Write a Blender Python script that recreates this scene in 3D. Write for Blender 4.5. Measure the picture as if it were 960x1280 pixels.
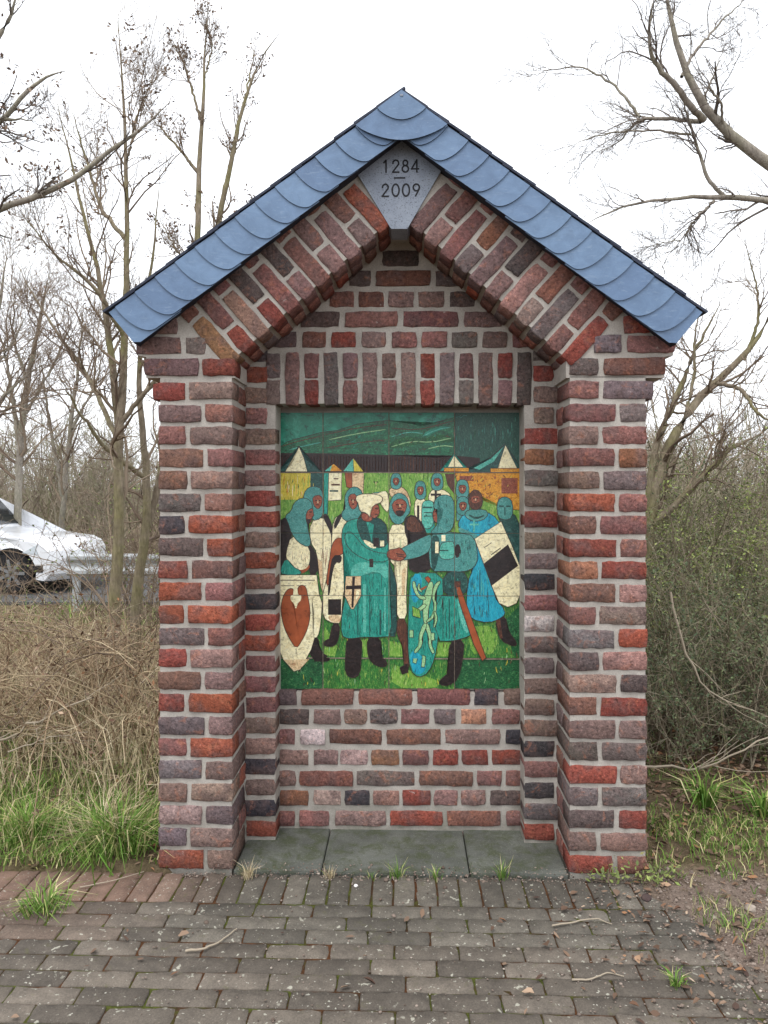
import bpy, bmesh, math, random
import numpy as np
from mathutils import Vector, Matrix, noise as mnoise

# ------------------------------------------------------------------ camera, world, sun, exposure
for o in list(bpy.data.objects): bpy.data.objects.remove(o)
scene = bpy.context.scene
COL = scene.collection
CAMH = 1.43
F = 960.0
cam_d = bpy.data.cameras.new('camera'); cam = bpy.data.objects.new('camera', cam_d); COL.objects.link(cam)
cam.location = (0, 0, CAMH); cam.rotation_euler = (math.radians(90), 0, 0)
cam_d.sensor_fit = 'VERTICAL'; cam_d.sensor_height = 36; cam_d.lens = 27
cam_d.shift_y = -30 / 1280; cam_d.clip_end = 1000; cam_d.clip_start = 0.05
scene.camera = cam

SUN_EL, SUN_AZ = 66, 205            # degrees; azimuth clockwise from +Y
w = bpy.data.worlds.new('World'); scene.world = w; w.use_nodes = True
nt = w.node_tree; nt.nodes.clear()
sky = nt.nodes.new('ShaderNodeTexSky'); sky.sky_type = 'NISHITA'; sky.sun_disc = False
sky.sun_elevation = math.radians(SUN_EL); sky.sun_rotation = math.radians(SUN_AZ)
sky.air_density = 1.0; sky.dust_density = 4.0; sky.ozone_density = 1.0
hs = nt.nodes.new('ShaderNodeHueSaturation'); hs.inputs['Saturation'].default_value = 0.15
mx = nt.nodes.new('ShaderNodeMix'); mx.data_type = 'RGBA'; mx.inputs[0].default_value = 0.75
mx.inputs[7].default_value = (10.6, 11.0, 11.6, 1)      # the even cloud layer
bg = nt.nodes.new('ShaderNodeBackground'); bg.inputs['Strength'].default_value = 0.13
ow = nt.nodes.new('ShaderNodeOutputWorld')
nt.links.new(sky.outputs[0], hs.inputs['Color']); nt.links.new(hs.outputs[0], mx.inputs[6])
nt.links.new(mx.outputs[2], bg.inputs['Color']); nt.links.new(bg.outputs[0], ow.inputs['Surface'])

sl = bpy.data.lights.new('sun', 'SUN'); sl.energy = 1.3; sl.angle = math.radians(30); sl.color = (1, 0.97, 0.93)
so = bpy.data.objects.new('sun', sl); COL.objects.link(so)
az, el = math.radians(SUN_AZ), math.radians(SUN_EL)
sd = Vector((math.sin(az) * math.cos(el), math.cos(az) * math.cos(el), math.sin(el)))
so.rotation_euler = sd.to_track_quat('Z', 'Y').to_euler(); so.location = sd * 30
vs = scene.view_settings
vs.view_transform = 'Standard'; vs.look = 'None'; vs.gamma = 1; vs.use_curve_mapping = False
vs.exposure = 0.5

R = random.Random(7)
NR = np.random.default_rng(11)

# ------------------------------------------------------------------ helpers
def lin(c):
    return tuple((x / 255 / 12.92) if x / 255 <= 0.04045 else ((x / 255 + 0.055) / 1.055) ** 2.4 for x in c) + (1.0,)

TH = math.radians(1.6)                 # the shrine stands turned 1.6 degrees: its right side is nearer
OX, OY = 0.064, 2.85                   # foot of the shrine's front plane
CU, SU = math.cos(TH), math.sin(TH)
def to_world(u, v, z=0.0):             # shrine frame: u right, v into depth
    return Vector((OX + u * CU + v * SU, OY - u * SU + v * CU, z))
def to_local(x, y):
    dx, dy = x - OX, y - OY
    return dx * CU - dy * SU, dx * SU + dy * CU
C_U, C_V = to_local(0, 0)
def P(px, py, v):                      # a point of the photograph, on the plane v of the shrine frame -> (u, z)
    dx, dz = (px - 480) / F, -(py - 610) / F
    du, dv = dx * CU - SU, dx * SU + CU
    t = (v - C_V) / dv
    return C_U + du * t, CAMH + dz * t
def PW(px, py, y):                     # the same on a plane of constant world y
    return Vector(((px - 480) / F * y, y, CAMH - (py - 610) / F * y))

def link(o, parent=None):
    COL.objects.link(o)
    if parent is not None: o.parent = parent
    return o
def mesh_obj(name, verts, faces, mats, parent=None, smooth=False, loc=None, midx=None):
    me = bpy.data.meshes.new(name); me.from_pydata([tuple(v) for v in verts], [], faces)
    for m in (mats if isinstance(mats, (list, tuple)) else [mats]): me.materials.append(m)
    if midx is not None: me.polygons.foreach_set('material_index', midx)
    if smooth: me.polygons.foreach_set('use_smooth', [True] * len(me.polygons))
    me.update()
    o = bpy.data.objects.new(name, me)
    if loc is not None: o.location = loc
    return link(o, parent)
def tag(o, label, cat, group=None):
    o['label'] = label; o['category'] = cat
    if group: o['group'] = group
    return o
def kind(o, k): o['kind'] = k; return o
def empty(name, loc=(0, 0, 0), rz=0.0):
    o = bpy.data.objects.new(name, None); o.location = loc; o.rotation_euler = (0, 0, rz)
    o.empty_display_size = 0.1
    return link(o)

def extrude_poly(pts, v0, v1):
    """pts (u,z) outline -> closed prism between depths v0 < v1; returns verts, faces (triangulated caps)"""
    bm = bmesh.new()
    vs_ = [bm.verts.new((p[0], v0, p[1])) for p in pts]
    f = bm.faces.new(vs_)
    r = bmesh.ops.extrude_face_region(bm, geom=[f])
    for e in r['geom']:
        if isinstance(e, bmesh.types.BMVert): e.co.y = v1
    bmesh.ops.recalc_face_normals(bm, faces=bm.faces)
    bmesh.ops.triangulate(bm, faces=[f for f in bm.faces if len(f.verts) > 4])
    bm.verts.index_update()
    V = [v.co.copy() for v in bm.verts]; Fc = [[v.index for v in f.verts] for f in bm.faces]
    bm.free(); return V, Fc

def box(x0, x1, y0, y1, z0, z1):
    V = [(x, y, z) for x in (x0, x1) for y in (y0, y1) for z in (z0, z1)]
    Fc = [(0, 1, 3, 2), (4, 6, 7, 5), (0, 4, 5, 1), (2, 3, 7, 6), (0, 2, 6, 4), (1, 5, 7, 3)]
    return V, Fc

# ---- node materials
class NM:
    def __init__(s, name):
        s.m = bpy.data.materials.new(name); s.m.use_nodes = True
        s.t = s.m.node_tree; s.b = s.t.nodes['Principled BSDF']
    def n(s, typ, **kw):
        nd = s.t.nodes.new(typ)
        for k, v in kw.items(): setattr(nd, k, v)
        return nd
    def l(s, a, b): s.t.links.new(a, b)
    def coord(s, rnd=True, scale=None):
        tc = s.n('ShaderNodeTexCoord'); out = tc.outputs['Object']
        if rnd:
            oi = s.n('ShaderNodeObjectInfo'); mu = s.n('ShaderNodeMath', operation='MULTIPLY'); mu.inputs[1].default_value = 37.0
            s.l(oi.outputs['Random'], mu.inputs[0])
            ad = s.n('ShaderNodeVectorMath', operation='ADD'); s.l(out, ad.inputs[0]); s.l(mu.outputs[0], ad.inputs[1]); out = ad.outputs[0]
        if scale:
            mp = s.n('ShaderNodeMapping'); mp.inputs['Scale'].default_value = scale; s.l(out, mp.inputs[0]); out = mp.outputs[0]
        return out
    def noise(s, co, scale, detail=4, rough=0.6, dist=0.0):
        nd = s.n('ShaderNodeTexNoise'); nd.inputs['Scale'].default_value = scale; nd.inputs['Detail'].default_value = detail
        nd.inputs['Roughness'].default_value = rough; nd.inputs['Distortion'].default_value = dist
        s.l(co, nd.inputs['Vector']); return nd.outputs['Fac']
    def vor(s, co, scale, feature='F1'):
        nd = s.n('ShaderNodeTexVoronoi', feature=feature); nd.inputs['Scale'].default_value = scale
        s.l(co, nd.inputs['Vector']); return nd.outputs['Distance']
    def ramp(s, fac, stops):
        nd = s.n('ShaderNodeValToRGB'); e = nd.color_ramp.elements
        while len(e) < len(stops): e.new(0.5)
        for el_, (p, c) in zip(e, stops):
            el_.position = p; el_.color = c if len(c) == 4 else tuple(c) + (1,)
        s.l(fac, nd.inputs[0]); return nd.outputs[0]
    def rng(s, fac, a, b, c=0.0, d=1.0):
        nd = s.n('ShaderNodeMapRange'); nd.inputs[1].default_value = a; nd.inputs[2].default_value = b
        nd.inputs[3].default_value = c; nd.inputs[4].default_value = d; s.l(fac, nd.inputs[0]); return nd.outputs[0]
    def mix(s, fac, a, b, bt='MIX'):
        nd = s.n('ShaderNodeMix', data_type='RGBA', blend_type=bt)
        for sock, v in ((nd.inputs[0], fac), (nd.inputs[6], a), (nd.inputs[7], b)):
            if isinstance(v, (int, float)): sock.default_value = v
            elif isinstance(v, tuple): sock.default_value = v
            else: s.l(v, sock)
        return nd.outputs[2]
    def mul(s, a, b):
        nd = s.n('ShaderNodeMath', operation='MULTIPLY')
        for i, v in enumerate((a, b)):
            if isinstance(v, (int, float)): nd.inputs[i].default_value = v
            else: s.l(v, nd.inputs[i])
        return nd.outputs[0]
    def bump(s, h, strength, dist, prev=None):
        nd = s.n('ShaderNodeBump'); nd.inputs['Strength'].default_value = strength; nd.inputs['Distance'].default_value = dist
        s.l(h, nd.inputs['Height'])
        if prev is not None: s.l(prev, nd.inputs['Normal'])
        return nd.outputs[0]
    def done(s, col=None, rough=0.8, nor=None, spec=0.3, **kw):
        if col is not None:
            if isinstance(col, tuple): s.b.inputs['Base Color'].default_value = col
            else: s.l(col, s.b.inputs['Base Color'])
        if isinstance(rough, (int, float)): s.b.inputs['Roughness'].default_value = rough
        else: s.l(rough, s.b.inputs['Roughness'])
        s.b.inputs['Specular IOR Level'].default_value = spec
        if nor is not None: s.l(nor, s.b.inputs['Normal'])
        for k, v in kw.items(): s.b.inputs[k].default_value = v
        return s.m

PAL = dict(P=(132,104,101), G=(118,106,105), D=(72,68,73), E=(99,87,84), M=(138,113,104), B=(136,98,84), A=(136,90,78),
           N=(142,96,90), R=(146,72,62), S=(154,78,62), O=(162,84,62), C=(152,104,78), K=(162,122,113), L=(172,142,135),
           T=(204,144,108), W=(205,196,192))
BR = list('PGEMBANRSOCK')

def brick_material(name, island=False):
    n = NM(name); co = n.coord()
    if island:
        g = n.n('ShaderNodeNewGeometry')
        base = n.ramp(g.outputs['Random Per Island'], [(i / 11, lin(PAL[c])) for i, c in enumerate('MRPEANGSMBOK')])
        vm = n.n('ShaderNodeVectorMath', operation='ADD'); n.l(co, vm.inputs[0])
        m2 = n.mul(g.outputs['Random Per Island'], 53.0); n.l(m2, vm.inputs[1]); co = vm.outputs[0]
    else:
        base = n.n('ShaderNodeObjectInfo').outputs['Color']
    n1 = n.noise(co, 13, 3, 0.6); n2 = n.noise(co, 85, 6, 0.75, 0.4); n3 = n.noise(co, 260, 3, 0.7); n4 = n.noise(co, 24, 4, 0.65, 0.8)
    c = n.mix(n.rng(n1, 0.46, 0.64, 0, 0.6), base, lin((108, 90, 88)))
    c = n.mix(n.rng(n4, 0.56, 0.68, 0, 0.34), c, lin((188, 122, 92)))
    c = n.mix(1.0, c, n.ramp(n2, [(0.34, (0.4, 0.4, 0.42)), (0.44, (0.9, 0.89, 0.89)), (0.54, (1.14, 1.12, 1.11)), (0.66, (1.75, 1.7, 1.66))]), 'MULTIPLY')
    dk = n.noise(co, 95, 3, 0.7, 0.3)
    c = n.mix(n.rng(dk, 0.64, 0.72, 0, 0.75), c, lin((52, 44, 46)))          # burnt pits
    wt = n.noise(co, 36, 5, 0.75, 0.5)
    c = n.mix(n.rng(wt, 0.655, 0.73, 0, 0.75), c, lin((205, 196, 190)))      # lime bloom
    c = n.mix(n.rng(n3, 0.66, 0.72, 0, 0.55), c, lin((196, 182, 172)))       # sand grains
    b = n.bump(n2, 1.0, 0.011); b = n.bump(dk, 0.8, -0.006, b); b = n.bump(n3, 0.6, 0.002, b)
    return n.done(c, 0.92, b, 0.2)
M_BRICK = brick_material('fired_brick'); M_BRICKS = brick_material('fired_brick_mix', True)

def mortar_material():
    n = NM('mortar'); co = n.coord(False)
    a = n.noise(co, 9, 4, 0.6); b_ = n.noise(co, 180, 4, 0.7); d = n.noise(co, 40, 5, 0.7)
    c = n.ramp(a, [(0.3, lin((156, 150, 143))), (0.7, lin((186, 180, 172)))])
    c = n.mix(1.0, c, n.ramp(b_, [(0.3, (0.78, 0.78, 0.78)), (0.7, (1.12, 1.11, 1.1))]), 'MULTIPLY')
    c = n.mix(n.rng(d, 0.6, 0.75, 0, 0.5), c, lin((108, 98, 90)))
    g = n.n('ShaderNodeNewGeometry'); sp = n.n('ShaderNodeSeparateXYZ'); n.l(g.outputs['Position'], sp.inputs[0])
    nz = n.noise(co, 7, 4, 0.6)
    wet = n.mul(n.rng(sp.outputs['Z'], 0.02, 0.22, 1.0, 0.0), n.rng(nz, 0.35, 0.6, 0, 0.65))
    c = n.mix(wet, c, lin((92, 92, 78)))                                     # algae rising from the ground
    b = n.bump(d, 0.5, 0.006); b = n.bump(b_, 0.6, 0.002, b)
    return n.done(c, 0.95, b, 0.15)
M_MORTAR = mortar_material()

def simple(name, c1, c2, scale=20, rough=0.8, bump=0.3, bdist=0.004, spec=0.3, streak=None, rnd=True, detail=4):
    n = NM(name); co = n.coord(rnd, streak)
    a = n.noise(co, scale, detail, 0.65, 0.3)
    c = n.ramp(a, [(0.3, lin(c1)), (0.7, lin(c2))])
    nor = n.bump(a, bump, bdist) if bump else None
    return n.done(c, rough, nor, spec)

def slate_material():
    n = NM('blue_slate'); co = n.coord()
    oi = n.n('ShaderNodeObjectInfo')
    a = n.noise(co, 14, 5, 0.65, 0.6); f = n.noise(co, 160, 3, 0.7)
    c = n.ramp(a, [(0.3, lin((84, 108, 138))), (0.7, lin((104, 130, 162)))])
    c = n.mix(1.0, c, n.ramp(oi.outputs['Random'], [(0, (0.86, 0.87, 0.9)), (1, (1.1, 1.09, 1.06))]), 'MULTIPLY')
    c = n.mix(n.rng(f, 0.66, 0.74, 0, 0.4), c, lin((168, 182, 196)))
    st = n.noise(n.coord(True, (6, 6, 26)), 4, 4, 0.7)
    c = n.mix(n.rng(st, 0.56, 0.72, 0, 0.35), c, lin((140, 160, 182)))
    g = n.noise(co, 7, 5, 0.7); c = n.mix(n.rng(g, 0.62, 0.75, 0, 0.3), c, lin((70, 82, 92)))
    b = n.bump(a, 0.35, 0.004); b = n.bump(f, 0.2, 0.001, b)
    return n.done(c, n.rng(a, 0.3, 0.7, 0.42, 0.6), b, 0.5)
M_SLATE = slate_material()
M_SLATE_EDGE = simple('roof_slate', (38, 42, 56), (62, 68, 84), 24, 0.7, 0.4)
M_BOARD = simple('dark_fascia_board', (30, 32, 42), (46, 48, 58), 30, 0.7, 0.3)

def granite():
    n = NM('speckled_granite'); co = n.coord(False)
    a = n.noise(co, 220, 3, 0.7); v = n.vor(co, 190); l = n.noise(co, 12, 3)
    c = n.ramp(l, [(0.3, lin((122, 130, 144))), (0.7, lin((142, 150, 162)))])
    c = n.mix(n.rng(a, 0.57, 0.64, 0, 0.85), c, lin((62, 66, 76)))
    c = n.mix(n.rng(v, 0.18, 0.08, 0, 0.7), c, lin((48, 52, 62)))
    return n.done(c, 0.6, n.bump(a, 0.3, -0.0015), 0.4)
M_GRANITE = granite()
M_LETTER = simple('letter_black', (20, 20, 24), (30, 30, 34), 60, 0.6, 0.0)

def paver_material():
    n = NM('concrete_paver'); co = n.coord(); oi = n.n('ShaderNodeObjectInfo')
    a = n.noise(co, 16, 5, 0.65, 0.3); f = n.noise(co, 190, 4, 0.75); v = n.noise(co, 48, 2, 0.5, 0.2); k = n.noise(co, 8, 3, 0.6)
    c = n.mix(1.0, oi.outputs['Color'], n.ramp(a, [(0.25, (0.66, 0.66, 0.66)), (0.75, (1.28, 1.27, 1.25))]), 'MULTIPLY')
    c = n.mix(1.0, c, n.ramp(f, [(0.3, (0.7, 0.7, 0.7)), (0.7, (1.28, 1.28, 1.27))]), 'MULTIPLY')
    c = n.mix(n.mul(n.rng(v, 0.66, 0.70, 0, 0.7), n.rng(k, 0.42, 0.5, 0, 1)), c, lin((170, 168, 154)))   # lichen spots
    v2 = n.noise(co, 90, 2, 0.5); c = n.mix(n.rng(v2, 0.69, 0.72, 0, 0.7), c, lin((176, 174, 162)))
    m = n.noise(co, 21, 5, 0.7, 0.6); c = n.mix(n.rng(m, 0.6, 0.76, 0, 0.6), c, lin((84, 84, 52)))       # algae film
    b = n.bump(a, 0.4, 0.005); b = n.bump(f, 0.5, 0.0016, b)
    return n.done(c, 0.9, b, 0.25)
M_PAVER = paver_material()

def joint_material():
    n = NM('mossy_joint'); co = n.coord(False)
    a = n.noise(co, 5, 4, 0.65, 0.4); f = n.noise(co, 120, 4, 0.75)
    c = n.ramp(a, [(0.3, lin((58, 52, 40))), (0.42, lin((76, 82, 36))), (0.52, lin((66, 50, 36))), (0.62, lin((86, 56, 36))), (0.75, lin((78, 66, 50)))])
    c = n.mix(1.0, c, n.ramp(f, [(0.3, (0.6, 0.6, 0.6)), (0.7, (1.3, 1.3, 1.3))]), 'MULTIPLY')
    return n.done(c, 0.98, n.bump(f, 0.9, 0.006), 0.1)
M_JOINT = joint_material()

def slab_material():
    n = NM('weathered_concrete'); co = n.coord()
    a = n.noise(co, 6, 5, 0.65, 0.4); f = n.noise(co, 210, 4, 0.75); m = n.noise(co, 14, 5, 0.7, 0.5)
    c = n.ramp(a, [(0.3, lin((76, 78, 73))), (0.7, lin((106, 108, 102)))])
    c = n.mix(n.rng(m, 0.46, 0.62, 0, 0.75), c, lin((70, 76, 54)))
    c = n.mix(n.rng(f, 0.62, 0.68, 0, 0.6), c, lin((150, 148, 138)))
    c = n.mix(1.0, c, n.ramp(f, [(0.3, (0.75, 0.75, 0.75)), (0.7, (1.2, 1.2, 1.2))]), 'MULTIPLY')
    return n.done(c, 0.92, n.bump(f, 0.5, 0.002), 0.2)
M_SLAB = slab_material()

def soil_material():
    n = NM('soil_and_litter'); co = n.coord(False)
    a = n.noise(co, 2.2, 5, 0.65, 0.3); f = n.noise(co, 60, 5, 0.75); v = n.vor(co, 34); g = n.noise(co, 9, 4, 0.6)
    c = n.ramp(a, [(0.3, lin((74, 62, 48))), (0.5, lin((104, 90, 72))), (0.7, lin((88, 82, 54)))])
    c = n.mix(n.rng(g, 0.5, 0.66, 0, 0.6), c, lin((134, 118, 92)))
    p = n.n('ShaderNodeNewGeometry'); sp = n.n('ShaderNodeSeparateXYZ'); n.l(p.outputs['Position'], sp.inputs[0])
    # bare sandy earth beside the paving
    sx = n.rng(sp.outputs['X'], 0.86, 1.0); sy = n.rng(sp.outputs['Y'], 2.74, 2.9, 1.0, 0.0)
    ed = n.mul(n.mul(sx, sy), n.rng(g, 0.3, 0.45))
    c = n.mix(n.mul(ed, 0.85), c, lin((138, 122, 112)))
    c = n.mix(1.0, c, n.ramp(f, [(0.25, (0.5, 0.5, 0.5)), (0.7, (1.3, 1.3, 1.3))]), 'MULTIPLY')
    b = n.bump(f, 1.0, 0.02); b = n.bump(v, 0.4, 0.01, b)
    return n.done(c, 0.98, b, 0.1)
M_SOIL = soil_material()

def island_mat(name, stops, rough=0.8, transl=0.0, spec=0.2):
    n = NM(name); g = n.n('ShaderNodeNewGeometry')
    c = n.ramp(g.outputs['Random Per Island'], [(p, lin(x)) for p, x in stops])
    return n.done(c, rough, None, spec)
M_STRAW = island_mat('dry_straw', [(0, (182, 166, 132)), (0.35, (202, 188, 156)), (0.6, (154, 134, 104)), (0.8, (216, 204, 174)), (0.92, (130, 132, 84)), (1, (120, 104, 80))])
M_GRASS = island_mat('green_grass', [(0, (74, 108, 42)), (0.3, (96, 132, 54)), (0.55, (122, 150, 70)), (0.70, (86, 116, 46)), (0.80, (174, 168, 110)), (1, (200, 188, 148))])
M_LITTER = island_mat('fallen_leaves', [(0, (82, 64, 54)), (0.3, (112, 90, 74)), (0.6, (136, 114, 96)), (0.8, (70, 54, 48)), (0.93, (150, 110, 80)), (1, (172, 154, 134))])
M_LEAF = island_mat('small_leaves', [(0, (86, 98, 58)), (0.4, (110, 122, 70)), (0.7, (132, 146, 82)), (0.9, (156, 168, 98)), (1, (120, 106, 76))])
M_LEAFD = island_mat('dark_small_leaves', [(0, (70, 80, 62)), (0.5, (92, 104, 76)), (0.85, (116, 128, 90)), (1, (106, 92, 70))])
M_CONE = island_mat('dry_cone_clusters', [(0, (92, 76, 66)), (0.6, (126, 106, 92)), (1, (150, 132, 114))])

def bark(name, c1, c2, moss, scale=12):
    n = NM(name); co = n.coord(False)
    a = n.noise(co, scale, 5, 0.7, 0.3); f = n.noise(n.coord(False, (1, 1, 0.25)), 60, 4, 0.7); m = n.noise(co, 3.5, 4, 0.6)
    c = n.ramp(a, [(0.3, lin(c1)), (0.7, lin(c2))])
    c = n.mix(n.rng(m, 0.42, 0.62, 0, 0.75), c, lin(moss))
    c = n.mix(1.0, c, n.ramp(f, [(0.3, (0.65, 0.65, 0.65)), (0.7, (1.25, 1.25, 1.25))]), 'MULTIPLY')
    return n.done(c, 0.95, n.bump(f, 0.6, 0.01), 0.1)
M_BARK = bark('mossy_bark', (112, 100, 86), (150, 138, 120), (128, 124, 84))
M_BARKG = bark('grey_bark', (122, 114, 104), (164, 156, 146), (142, 138, 118))
M_TWIG = island_mat('brown_twigs', [(0, (108, 92, 80)), (0.5, (136, 120, 104)), (0.8, (154, 138, 118)), (1, (96, 80, 70))], 0.9)
M_TWIGG = island_mat('grey_twigs', [(0, (96, 88, 82)), (0.5, (124, 114, 104)), (1, (82, 72, 68))], 0.9)
M_BRAMBLE = island_mat('dry_brambles', [(0, (128, 102, 82)), (0.35, (162, 142, 114)), (0.65, (190, 172, 142)), (0.85, (112, 88, 72)), (1, (208, 194, 166))], 0.9)
M_TWIGL = island_mat('thicket_twigs', [(0, (96, 84, 72)), (0.4, (134, 122, 104)), (0.7, (158, 148, 128)), (0.85, (112, 112, 78)), (1, (182, 172, 152))], 0.9)
M_STICK = island_mat('pale_sticks', [(0, (142, 130, 114)), (1, (166, 154, 136))], 0.9)

# ------------------------------------------------------------------ the setting: ground, paving
VF, VM, VB = 0.0, 0.235, 0.345       # depths: pier fronts, inner ring, mural wall
def smooth(a, b, x):
    t = max(0.0, min(1.0, (x - a) / (b - a))); return t * t * (3 - 2 * t)
def paved(u, v):                     # 1 inside the paved area
    nz = 0.10 * mnoise.noise(Vector((u * 3.1, v * 3.1, 4.0))) + 0.05 * mnoise.noise(Vector((u * 11, v * 11, 9)))
    right = 0.96 - 0.22 * v + nz
    return (1 - smooth(right - 0.26, right + 0.10, u)) * (1 - smooth(-0.045 + nz * 0.25, 0.01 + nz * 0.25, v)) * smooth(-2.6, -2.55, u)
def ground_z(x, y):
    u, v = to_local(x, y)
    p = paved(u, v)
    n = 0.02 * mnoise.noise(Vector((x * 2.0, y * 2.0, 1))) + 0.012 * mnoise.noise(Vector((x * 13, y * 13, 2)))
    far = smooth(6, 14, y)
    h = 0.018 + n * (1 if abs(x) < 8 and y < 12 else 0.4)
    h -= 0.16 * smooth(7.0, 9.5, y)
    if -0.85 < u < 0.85 and -0.06 < v < 0.8: h = -0.03
    return h * (1 - p) - 0.03 * p + (0.009 * mnoise.noise(Vector((x * 9, y * 9, 6))) if 0.05 < p < 0.95 else 0)
def axis(lo, hi, step, ext, k):
    a = list(np.arange(lo, hi + 1e-6, step)); d = step
    L = lo; H = hi
    while H < ext:
        d *= k; H += d; L -= d; a.append(H); a.insert(0, L)
    return a
gx = axis(-2.0, 2.0, 0.035, 260, 1.22); gy = [y for y in axis(1.2, 4.6, 0.035, 400, 1.22) if y > -30]
V = [(x, y, ground_z(x, y) if abs(x) < 20 and 0 < y < 30 else -0.14 * smooth(7.0, 9.5, y)) for y in gy for x in gx]
nx = len(gx)
Fc = [(j * nx + i, j * nx + i + 1, (j + 1) * nx + i + 1, (j + 1) * nx + i) for j in range(len(gy) - 1) for i in range(nx - 1)]
kind(mesh_obj('ground', V, Fc, M_SOIL, smooth=True), 'structure')

pav = empty('pavement', (OX, OY, 0), -TH)
kind(pav, 'structure')
V, Fc = box(-2.5, 1.9, -1.75, -0.03, -0.06, -0.0045); bed = mesh_obj('joint_bed', V, Fc, M_JOINT, pav)

def brick_mesh(name, w, h, d, rng, mat, jit=0.0024, cham=0.0025, back=True):
    """a rough block: front face at y=0 looking to -y, width w (x), height h (z), depth d (y)"""
    nxs = 6 if w > 0.14 else 4
    nzs = 3 if h < 0.12 else 5
    pts = []
    for i in range(nxs): pts.append((-w / 2 + w * i / nxs, -h / 2))
    for i in range(nzs): pts.append((w / 2, -h / 2 + h * i / nzs))
    for i in range(nxs): pts.append((w / 2 - w * i / nxs, h / 2))
    for i in range(nzs): pts.append((-w / 2, h / 2 - h * i / nzs))
    n = len(pts); corners = {0, nxs, nxs + nzs, 2 * nxs + nzs}
    out = []
    for i, (x, z) in enumerate(pts):
        k = 0.94 if i in corners else 1.0
        cx = x - math.copysign(rng.uniform(0.0, 0.004), x) if i in corners else x
        cz = z - math.copysign(rng.uniform(0.0, 0.003), z) if i in corners else z
        out.append((cx + rng.uniform(-jit, jit), cz + rng.uniform(-jit, jit)))
    V = []
    for x, z in out: V.append((x, d, z))
    for x, z in out: V.append((x, cham * rng.uniform(0.8, 1.6), z))
    for x, z in out:
        sx = max(0, abs(x) - cham * rng.uniform(0.7, 1.5)) / max(abs(x), 1e-6); sz = max(0, abs(z) - cham * rng.uniform(0.7, 1.5)) / max(abs(z), 1e-6)
        V.append((x * sx, rng.uniform(-0.0025, 0.0025), z * sz))
    mid = [(-w / 2 + w * t, rng.uniform(-0.003, 0.002), rng.uniform(-0.1, 0.1) * h) for t in ((0.25, 0.5, 0.75) if nxs == 6 else (0.35, 0.65))]
    V += mid
    Fc = []
    for r in (0, 1):
        for i in range(n):
            j = (i + 1) % n
            Fc.append((r * n + i, r * n + j, (r + 1) * n + j, (r + 1) * n + i))
    # inner fill: nearest mid point
    b = 3 * n; a = 2 * n
    near = [min(range(len(mid)), key=lambda q: (V[a + i][0] - mid[q][0]) ** 2 + 0.2 * (V[a + i][2] - mid[q][2]) ** 2) for i in range(n)]
    for i in range(n):
        j = (i + 1) % n
        Fc.append((a + i, a + j, b + near[i]))
        if near[i] != near[j]: Fc.append((a + j, b + near[j], b + near[i]))
    Fc.append(tuple(range(n - 1, -1, -1)))
    me = bpy.data.meshes.new(name); me.from_pydata(V, [], Fc); me.materials.append(mat)
    me.polygons.foreach_set('use_smooth', [True] * len(me.polygons)); me.update()
    return me
def jcol(code, rng, amt=0.10):
    c = PAL[code] if isinstance(code, str) else code
    k = 1 + rng.uniform(-amt, amt)
    gy_ = sum(c) / 3; c = [x * 0.86 + gy_ * 0.14 for x in c]
    return lin([max(0, min(255, x * k * (1 + rng.uniform(-0.03, 0.03)))) for x in c])
def put_brick(parent, u, z, v, w, h, d, code, rot=0.0, rng=R, name='brick'):
    me = brick_mesh('brick', w, h, d, rng, M_BRICK)
    o = bpy.data.objects.new(name, me); o.location = (u, v + rng.uniform(-0.004, 0.002), z)
    o.rotation_euler = (rng.uniform(-0.012, 0.012), rot + rng.uniform(-0.012, 0.012), rng.uniform(-0.01, 0.01))
    o.color = jcol(code, rng)
    return link(o, parent)

# paving blocks: shared meshes, laid flat (front face turned up)
pav_meshes = [brick_mesh('paver', 0.1945, 0.0712, 0.05, R, M_PAVER, 0.0014, 0.0026) for _ in range(10)]
def put_paver(u, v, rot, pink=0.0):
    if paved(u, v) < 0.01 and R.random() < 0.9: return
    o = bpy.data.objects.new('paver', R.choice(pav_meshes)); o.location = (u, v, R.uniform(-0.0025, 0.002))
    o.rotation_euler = Matrix.Rotation(rot + R.uniform(-0.012, 0.012), 3, 'Z').to_4x4().to_3x3().__matmul__(Matrix.Rotation(math.radians(-90) + R.uniform(-0.006, 0.006), 3, 'X')).to_euler()
    g = R.uniform(0.84, 1.12)
    base = (94 + 34 * pink, 89 + 12 * pink, 82 + 6 * pink)
    o.color = lin([x * g for x in base]); link(o, pav)
RS, PS = 0.0755, 0.1985
k = 0
for i in range(-30, 15):                                     # header row along the shrine
    u = 0.012 + i * 0.0775
    put_paver(u, -0.118, math.radians(90), pink=max(0, min(1, (-0.55 - u) / 0.4)) * 0.8)
row = 0
v = -0.257
while v > -1.22:
    off = (row % 2) * PS / 2 + 0.02 * math.sin(row * 1.7)
    for i in range(-12, 7):
        u = off + i * PS
        put_paver(u, v, 0, pink=max(0, (-0.7 - u) / 0.6) * 0.5 if row < 3 else 0.1)
    v -= RS; row += 1

# ------------------------------------------------------------------ the brick shrine
shrine = empty('brick_shrine', (OX, OY, 0), -TH)
tag(shrine, 'small gabled wayside shrine of mixed red and purple bricks under blue slates', 'shrine')
ZC0, CH = 0.041, 0.0834              # first course, course height
def zc(k): return ZC0 + CH * k
BH = 0.0668
def core(name, pts, v0, v1, parent=shrine, mat=M_MORTAR):
    Vv, Ff = extrude_poly(pts, v0, v1); return mesh_obj(name, Vv, Ff, mat, parent)
def PL(pts, v): return [P(x, y, v) for x, y in pts]

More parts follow.
